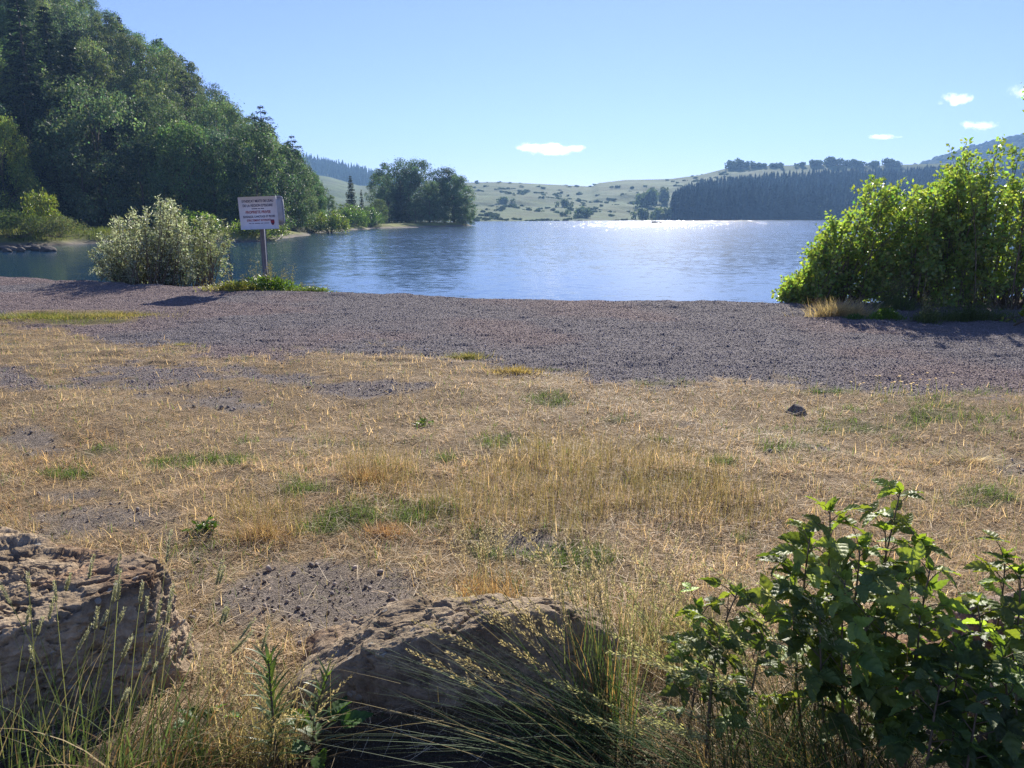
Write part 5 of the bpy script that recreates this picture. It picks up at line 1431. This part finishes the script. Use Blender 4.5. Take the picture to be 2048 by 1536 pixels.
# upright pale panicles by the right side of the middle boulder
tussock('grass_tussock', (0.29, 2.12, 0), 'upright tussock with dense pale panicles at the right of the middle boulder', 405,
        dict(n=80, wd=(0.26, 0.18), az=2.0, azs=1.1, L=(0.3, 0.6), tilt=(0.0, 0.4), curl=(0.0, 0.7), w=0.004, col=(0.09, 0.14, 0.04), col2=(0.38, 0.24, 0.10), f2=0.3),
        dict(n=30, wd=(0.26, 0.14), az=2.3, azs=0.7, L=(0.48, 0.72), tilt=(0.0, 0.38), curl=(0.0, 0.35), w=0.003, col=(0.18, 0.20, 0.08), tipw=0.5),
        lambda m, p, g: heads_panicle(m, p, g, spread=0.012, per=80, col=(0.55, 0.46, 0.30), size=0.009, frac=0.3), dead=170, deadL=0.26)
# arching panicles over the dark hollow on the right
tussock('grass_tussock', (0.80, 1.84, 0), 'arching grass with greenish drooping panicles left of the raspberry', 406,
        dict(n=320, wd=(0.5, 0.22), az=2.4, azs=1.2, L=(0.25, 0.6), tilt=(0.1, 0.9), curl=(0.2, 1.1), w=0.004, col=(0.07, 0.11, 0.04), col2=(0.36, 0.25, 0.12), f2=0.35),
        dict(n=17, wd=(0.5, 0.2), az=2.85, azs=0.35, L=(0.50, 0.74), tilt=(0.15, 0.7), curl=(0.4, 1.0), w=0.003, col=(0.15, 0.19, 0.07), tipw=0.5),
        lambda m, p, g: heads_panicle(m, p, g, spread=0.014, per=90, col=(0.40, 0.40, 0.18), size=0.010, frac=0.34), dead=240, deadL=0.35)
tussock('grass_tussock', (1.02, 1.88, 0), 'green grass with drooping panicles leaning left across the raspberry leaves', 410,
        dict(n=130, wd=(0.5, 0.2), az=2.6, azs=0.9, L=(0.25, 0.6), tilt=(0.1, 0.8), curl=(0.2, 0.9), w=0.004, col=(0.08, 0.12, 0.04), col2=(0.30, 0.22, 0.11), f2=0.25),
        dict(n=16, wd=(0.5, 0.15), az=2.9, azs=0.3, L=(0.55, 0.82), tilt=(0.1, 0.55), curl=(0.4, 1.0), w=0.003, col=(0.15, 0.19, 0.07), tipw=0.5),
        lambda m, p, g: heads_panicle(m, p, g, spread=0.014, per=85, col=(0.46, 0.45, 0.24), size=0.010, frac=0.30))
tussock('grass_tussock', (0.92, 2.02, 0), 'tangle of dead brown grass under the raspberry plants', 407,
        dict(n=360, wd=(0.7, 0.35), az=1.6, azs=2.2, L=(0.15, 0.42), tilt=(0.1, 1.2), curl=(0.2, 1.3), w=0.003, col=(0.08, 0.11, 0.04), col2=(0.20, 0.15, 0.08), f2=0.3), None, None, dead=220, deadL=0.35)
tussock('grass_tussock', (0.62, 2.60, 0), 'half-green grass clump between middle boulder and raspberry', 408,
        dict(n=420, wd=(0.42, 0.4), az=1.6, azs=2.5, L=(0.12, 0.34), tilt=(0.0, 0.7), curl=(0.1, 1.1), w=0.003, col=(0.13, 0.15, 0.045), col2=(0.50, 0.42, 0.24), f2=0.5),
        dict(n=22, wd=(0.5, 0.35), az=1.6, azs=2.5, L=(0.3, 0.45), tilt=(0.0, 0.4), curl=(0.0, 0.6), w=0.002, col=(0.35, 0.3, 0.15), tipw=0.5),
        lambda m, p, g: heads_panicle(m, p, g, spread=0.012, per=40, col=(0.55, 0.48, 0.30), size=0.007, frac=0.3), dead=300)
tussock('grass_tussock', (-0.10, 3.00, 0), 'small pale-headed dry grass clump directly behind the middle boulder', 409,
        dict(n=240, wd=(0.3, 0.16), az=1.6, azs=2.5, L=(0.1, 0.24), tilt=(0.0, 0.7), curl=(0.1, 1.1), w=0.003, col=(0.42, 0.28, 0.14)),
        dict(n=18, wd=(0.2, 0.1), az=1.9, azs=1.0, L=(0.26, 0.38), tilt=(0.0, 0.3), curl=(0.1, 0.8), w=0.002, col=(0.45, 0.38, 0.2), tipw=0.5),
        lambda m, p, g: heads_panicle(m, p, g, spread=0.02, per=60, col=(0.62, 0.54, 0.36), size=0.008, frac=0.35))
# tall leafy weed standing between the boulders
def leafy_weed(p, h, n, ll, lw, col, label, seed, name='leafy_weed', lean=(0, 0)):
    g = np.random.default_rng(seed); root = empty(name, p)
    s = np.linspace(0, 1, 8)
    st = MB(); P = np.stack([lean[0] * s ** 2, lean[1] * s ** 2, s * h], 1); tube(st, P, np.linspace(0.006, 0.002, 8), 6, (1, 1, 1))
    st.build('stem', M_TWIG, root, True)
    fo = MB(); q = np.linspace(0.05, 1, n); a = np.arange(n) * 2.4 + g.normal(0, 0.3, n)
    o = np.stack([lean[0] * q ** 2, lean[1] * q ** 2, q * h], 1)
    blades(fo, o, a, ll * g.uniform(0.6, 1.1, n) * (1.1 - 0.5 * q), 0.5 + 0.5 * (1 - q), g.uniform(0.2, 0.8, n), lw, np.array(col) * g.lognormal(0, 0.2, (n, 1)), 6, 0.1, 0.1)
    fo.build('leaves', M_WEED, root)
    return tag(root, label, 'weed')
leafy_weed((-0.72, 1.97, 0), 0.38, 70, 0.13, 0.011, (0.10, 0.15, 0.06), 'tall narrow-leaved green weed between the two left boulders', 501)
leafy_weed((-0.63, 2.06, 0), 0.26, 40, 0.12, 0.010, (0.10, 0.15, 0.06), 'shorter narrow-leaved weed right of the tall one between the boulders', 502, lean=(0.06, 0))
# ================================================================== RASPBERRY
def rasp_leaf(mb, p, ax, nr, L, Wd, col, g):
    nu, nv = 23, 9
    ax = unit(np.asarray(ax, float)); b = unit(np.cross(nr, ax)); nr = np.cross(ax, b)
    u = np.linspace(0, 1, nu); v = np.linspace(-1, 1, nv)
    U, Vv = np.meshgrid(u, v, indexing='ij')
    prof = np.sin(np.pi * np.clip(U, 0, 1) ** 0.72) ** 0.8 * (1 - 0.25 * U) + 0.02
    ser = 1 + 0.085 * np.where(np.abs(Vv) > 0.99, np.where(np.arange(nu)[:, None] % 2 == 0, 1, -1), 0) * (U < 0.97)
    wv = Vv * prof * Wd * 0.5 * ser
    pleat = 0.075 * L * np.cos((U - np.abs(Vv) * 0.28) * 6.283 * 4.0) * (1 - 0.35 * np.abs(Vv)) * (np.abs(Vv) > 0.2)
    hgt = 0.16 * Wd * np.abs(Vv) ** 1.1 * prof + pleat * 0.5 - 0.22 * L * U ** 2 * g.uniform(0.3, 1.3)
    P = p + (U * L)[..., None] * ax + wv[..., None] * b + hgt[..., None] * nr
    i = np.arange(nu - 1)[:, None] * nv + np.arange(nv - 1)[None]
    Q = np.stack([i, i + 1, i + nv + 1, i + nv], 2).reshape(-1, 4)
    C = np.array(col) * (1 + 0.25 * (np.cos((U - np.abs(Vv) * 0.28) * 6.283 * 4.0) > 0.82)[..., None] * np.array([0.8, 0.6, 0.4]))
    mb.add(P.reshape(-1, 3), Q, None, C.reshape(-1, 3))
def raspberry(p, canes, label, seed, size=0.085, col=(0.115, 0.18, 0.062), nleaf=15, start=0.2):
    g = np.random.default_rng(seed); p = np.asarray(p, float)
    root = empty('raspberry_plant', p); st, fo = MB(), MB()
    for tip, b0 in canes:
        tip = np.asarray(tip, float) - p; b0 = np.asarray(b0, float) - p
        mid = b0 * 0.5 + tip * 0.5 + np.array([0, 0, 0.08]) + g.normal(0, 0.03, 3)
        s = np.linspace(0, 1, 9)[:, None]
        P = (1 - s) ** 2 * b0 + 2 * s * (1 - s) * mid + s ** 2 * tip
        st = MB()
        tube(st, P, np.linspace(0.0045, 0.002, 9), 6)
        for j in range(nleaf):
            q = start + (1 - start) * (j + 0.6 * g.random()) / nleaf
            o = (1 - q) ** 2 * b0 + 2 * q * (1 - q) * mid + q ** 2 * tip
            a = j * 2.4 + g.normal(0, 0.4)
            d = unit(np.array([math.cos(a), math.sin(a), 0.45 + 0.3 * q]))
            l = 0.095 * g.uniform(0.6, 1.4) * (1.15 - 0.5 * q)
            e = o + d * l
            tube(st, np.stack([o, (o + e) / 2 + (0, 0, 0.008), e]), [0.0018, 0.0015, 0.0012], 4)
            sz = 0.98 * size * g.uniform(0.75, 1.2) * (1.1 - 0.35 * q)
            cl = np.array(col) * g.lognormal(0, 0.3) * (1 + 0.6 * max(0, q - 0.6) * np.array([1.4, 0.8, 0.2])) * (1 + g.uniform(0, 0.45) * np.array([0.9, 0.3, 0]))
            nrm = unit(np.array([0, 0, 1.0]) + g.normal(0, 0.5, 3))
            hd = unit(d * (1, 1, 0.15) + (0, 0, g.uniform(-0.35, 0.15)))
            rasp_leaf(fo, e, hd, nrm, sz, sz * 0.66, cl, g)
            sd_ = np.cross(hd, nrm)
            for sg_ in (-1, 1):
                rasp_leaf(fo, e - hd * 0.012, unit(hd * 0.35 + sg_ * sd_ + (0, 0, g.uniform(-0.25, 0.1))), unit(nrm + g.normal(0, 0.25, 3)), sz * 0.88, sz * 0.55, cl * g.lognormal(0, 0.12), g)
        for _ in range(4):
            rasp_leaf(fo, tip, unit(g.normal(0, 0.7, 3) + (0, 0, 0.8)), unit(g.normal(0, 0.5, 3) + (0, 0, 1)), size * 0.5, size * 0.3, np.array(col) * (1.7, 1.5, 1.0), g)
        st.build('cane', M_TWIG, root, True)
    fo.build('leaves', M_BRAMBLE, root, True)
    return tag(root, label, 'raspberry plant')
def cane(px_, py_, Y, bx=None, by=None): return (at(px_, py_, Y), ((at(px_, py_, Y)[0] if bx is None else bx), Y - 0.02 if by is None else by, 0))
raspberry((0.98, 2.1, 0), [cane(1660, 1020, 2.15, 0.98), cane(1620, 1075, 2.1, 0.9), cane(1720, 1090, 2.08, 1.0), cane(1590, 1150, 2.05, 0.92)], 'large raspberry plant left of the tallest cane with drooping dark leaves', 601, 0.092, start=0.3)
raspberry((1.12, 2.2, 0), [cane(1800, 985, 2.22, 1.12), cane(1770, 1060, 2.2, 1.15), cane(1840, 1080, 2.15, 1.2)], 'tallest raspberry cane rising above the dry field', 602, 0.088)
raspberry((1.12, 2.0, 0), [cane(1690, 1160, 1.98, 1.02), cane(1790, 1160, 1.98, 1.12), cane(1860, 1140, 2.0, 1.2), cane(1740, 1230, 1.92, 1.05), cane(1640, 1225, 1.95, 0.95), cane(1840, 1230, 1.9, 1.15)], 'low spreading raspberry plant in front of the tallest cane', 603, 0.085, start=0.12)
raspberry((0.62, 2.05, 0), [cane(1475, 1185, 2.05, 0.62), cane(1400, 1215, 2.08, 0.55), cane(1530, 1230, 2.0, 0.68), cane(1440, 1270, 1.95, 0.58)], 'small raspberry plant left of the others behind the arching grass', 604, 0.07, start=0.25)
raspberry((1.48, 2.1, 0), [cane(2010, 1115, 2.12, 1.45), cane(2040, 1150, 2.05, 1.5), cane(1955, 1210, 1.98, 1.38)], 'raspberry plant at the right edge above the half hidden boulder', 605, 0.09)
raspberry((1.28, 1.78, 0), [cane(1920, 1300, 1.82, 1.25), cane(2000, 1290, 1.8, 1.35), cane(1960, 1390, 1.72, 1.2), cane(2030, 1370, 1.7, 1.28), cane(1880, 1370, 1.75, 1.12)], 'shaded raspberry plant in the lower right corner', 606, 0.085, (0.075, 0.13, 0.045))
# broad weed leaves in the shade near the bottom
def broad(p, n, label, seed, size=0.09, col=(0.07, 0.14, 0.035)):
    g = np.random.default_rng(seed); p = np.asarray(p, float); root = empty('broadleaf_weed', p); fo = MB()
    for j in range(n):
        a = j * 2.4 + g.random(); d = unit(np.array([math.cos(a), math.sin(a), g.uniform(0.3, 1.2)]))
        o = d * g.uniform(0.02, 0.12)
        rasp_leaf(fo, o, unit(d * (1, 1, 0.4)), unit(np.array([0, 0, 1]) + g.normal(0, 0.4, 3)), size * g.uniform(0.6, 1.2), size * 0.7, np.array(col) * g.lognormal(0, 0.2), g)
    fo.build('leaves', M_BRAMBLE, root, True)
    return tag(root, label, 'weed')
broad((-0.60, 2.05, 0.02), 9, 'bright broad-leaved weed left below the middle boulder', 701)
broad((-1.00, 2.10, 0.04), 9, 'broad-leaved weed in the shade at the right foot of the largest boulder', 702, 0.08)
broad((-1.35, 1.66, 0.0), 12, 'dark broad-leaved weed in the lower left corner', 703, 0.09)
# ================================================================== BOAT WITH PERSON
bx = at(1313, 449, 275); boat = empty('rowing_boat', (bx[0], bx[1], WATER))
mb = MB()
s = np.linspace(-1, 1, 15); half = 0.62 * (1 - np.abs(s) ** 2.6) + 0.02; sheer = 0.42 + 0.16 * s ** 2
rows = []
for i in range(15):
    for f, z in ((1, sheer[i]), (0.85, 0.12), (0.3, -0.12), (-0.3, -0.12), (-0.85, 0.12), (-1, sheer[i])):
        rows.append((s[i] * 1.9, f * half[i], z))
V = np.array(rows); Q = [(i * 6 + j, i * 6 + j + 1, (i + 1) * 6 + j + 1, (i + 1) * 6 + j) for i in range(14) for j in range(5)]
mb.add(V, Q); mb.build('hull', M_BOAT, boat)
for x in (-0.7, 0.6):
    mb = MB(); boxm(mb, (x, 0, 0.28), (0.25, 1.0, 0.04)); mb.build('thwart', M_BOAT, boat)
boat.rotation_euler = (0, 0, R(8))
tag(boat, 'tiny dark boat on the glittering water near the far shore', 'boat')
def seated(loc, rz):
    me = bpy.data.meshes.new('person')
    J = [((0, 0, 0.0), .15), ((0, 0, .28), .15), ((0.02, 0, .50), .17), ((0.04, 0, .60), .06), ((0.05, 0, .70), .09), ((0.05, 0, .80), .095),
         ((0.0, .10, 0), .095), ((.42, .11, .06), .07), ((.50, .11, -.34), .05), ((.62, .11, -.36), .045), ((0, -.10, 0), .095), ((.42, -.11, .06), .07), ((.50, -.11, -.34), .05), ((.62, -.11, -.36), .045),
         ((0.02, .22, .50), .065), ((.06, .27, .24), .05), ((.28, .24, .16), .038), ((.36, .24, .17), .04), ((0.02, -.22, .50), .065), ((.06, -.27, .24), .05), ((.28, -.24, .16), .038), ((.36, -.24, .17), .04)]
    E = [(0, 1), (1, 2), (2, 3), (3, 4), (4, 5), (0, 6), (6, 7), (7, 8), (8, 9), (0, 10), (10, 11), (11, 12), (12, 13), (2, 14), (14, 15), (15, 16), (16, 17), (2, 18), (18, 19), (19, 20), (20, 21)]
    me.from_pydata([j[0] for j in J], E, [])
    o = bpy.data.objects.new('person', me); COL.objects.link(o)
    mo = o.modifiers.new('skin', 'SKIN'); me.materials.append(M_CLOTH)
    for i, j in enumerate(J): me.skin_vertices[0].data[i].radius = (j[1], j[1])
    me.skin_vertices[0].data[0].use_root = True
    sb_ = o.modifiers.new('sub', 'SUBSURF'); sb_.levels = sb_.render_levels = 1
    o.location = loc; o.rotation_euler = (0, 0, rz)
    return tag(o, 'person in dark clothes sitting in the tiny boat', 'person')
seated((bx[0] - 0.7, bx[1] - 0.1, WATER + 0.44), R(8))
# ================================================================== CLOUDS
def cloud_mat():
    m, N, L, out = mat('cloud_vapour')
    tc = N('TexCoord'); oi = N('ObjectInfo')
    sb_ = N('VectorMath', operation='SUBTRACT'); L(tc.outputs['Generated'], sb_.inputs[0]); sb_.inputs[1].default_value = (0.5, 0.5, 0.42)
    ml = N('VectorMath', operation='MULTIPLY'); L(sb_.outputs[0], ml.inputs[0]); ml.inputs[1].default_value = (2.1, 2.1, 1.9)
    ln = N('VectorMath', operation='LENGTH'); L(ml.outputs[0], ln.inputs[0])
    sc = N('VectorMath', operation='MULTIPLY'); L(tc.outputs['Generated'], sc.inputs[0]); sc.inputs[1].default_value = (5.0, 2.0, 1.6)
    nz = N('TexNoise', noise_dimensions='4D', Scale=1.0, Detail=5.0, Roughness=0.62)
    L(sc.outputs[0], nz.inputs['Vector'])
    wq = N('Math', operation='MULTIPLY'); L(oi.outputs['Random'], wq.inputs[0]); wq.inputs[1].default_value = 37.0; L(wq.outputs[0], nz.inputs['W'])
    a1 = N('Math', operation='MULTIPLY_ADD'); L(nz.outputs[0], a1.inputs[0]); a1.inputs[1].default_value = 3.4
    n1 = N('Math', operation='MULTIPLY_ADD'); L(ln.outputs['Value'], n1.inputs[0]); n1.inputs[1].default_value = -1.15; n1.inputs[2].default_value = -0.85
    L(n1.outputs[0], a1.inputs[2])
    cl = N('Math', operation='MAXIMUM'); L(a1.outputs[0], cl.inputs[0]); cl.inputs[1].default_value = 0.0
    de = N('Math', operation='MULTIPLY'); L(cl.outputs[0], de.inputs[0]); de.inputs[1].default_value = 0.026
    v = N('VolumePrincipled')
    v.inputs['Color'].default_value = (1, 1, 1, 1); v.inputs['Anisotropy'].default_value = 0.5
    L(de.outputs[0], v.inputs['Density'])
    L(v.outputs[0], out.inputs['Volume'])
    return m
M_CLOUD = cloud_mat()
def cloud(px0, px1, py0, py1, seed, label, Y=4200):
    V0, T0 = ico(4)
    c = at((px0 + px1) / 2, (py0 + py1) / 2, Y)
    hw = (px1 - px0) / 2 / F * Y * 1.25; hh = (py1 - py0) / 2 / F * Y * 1.15
    V = np.stack([V0[:, 0], V0[:, 1], np.where(V0[:, 2] < 0, V0[:, 2] * 0.7, V0[:, 2])], 1) * (hw, hw * 0.4, hh)
    mb = MB(); mb.add(V, None, T0)
    o = mb.build('cloud', M_CLOUD, smooth=True); o.location = c
    return tag(o, label, 'cloud')
cloud(1026, 1158, 286, 314, 1, 'flat white cloud low over the middle of the far hills')
cloud(1878, 1942, 186, 214, 2, 'small white cloud with a raised right end, upper right')
cloud(1920, 1996, 241, 266, 3, 'white cloud low above the right thicket')
cloud(1740, 1800, 266, 280, 4, 'thin white wisp of cloud left of the other right-hand clouds')
cloud(2022, 2080, 168, 200, 5, 'white cloud cut by the right edge of the photo')
# ================================================================== HAZE
mb = MB()
V = np.array([(x, y, z) for z in (-5.0, 161.0) for x, y in ((-1250, -80), (1450, -80), (1450, 1420), (-1250, 1420))], float)
mb.add(V, [(3, 2, 1, 0), (4, 5, 6, 7), (0, 1, 5, 4), (1, 2, 6, 5), (2, 3, 7, 6), (3, 0, 4, 7)])
hm, N, L, out = mat('haze_air')
v = N('VolumePrincipled')
v.inputs['Color'].default_value = (0.34, 0.60, 1.0, 1); v.inputs['Density'].default_value = 0.00028; v.inputs['Anisotropy'].default_value = 0.2
L(v.outputs[0], out.inputs['Volume'])
hz = mb.build('haze', hm)
tag(hz, 'pale blue summer haze over the lake', 'haze', kind='stuff')
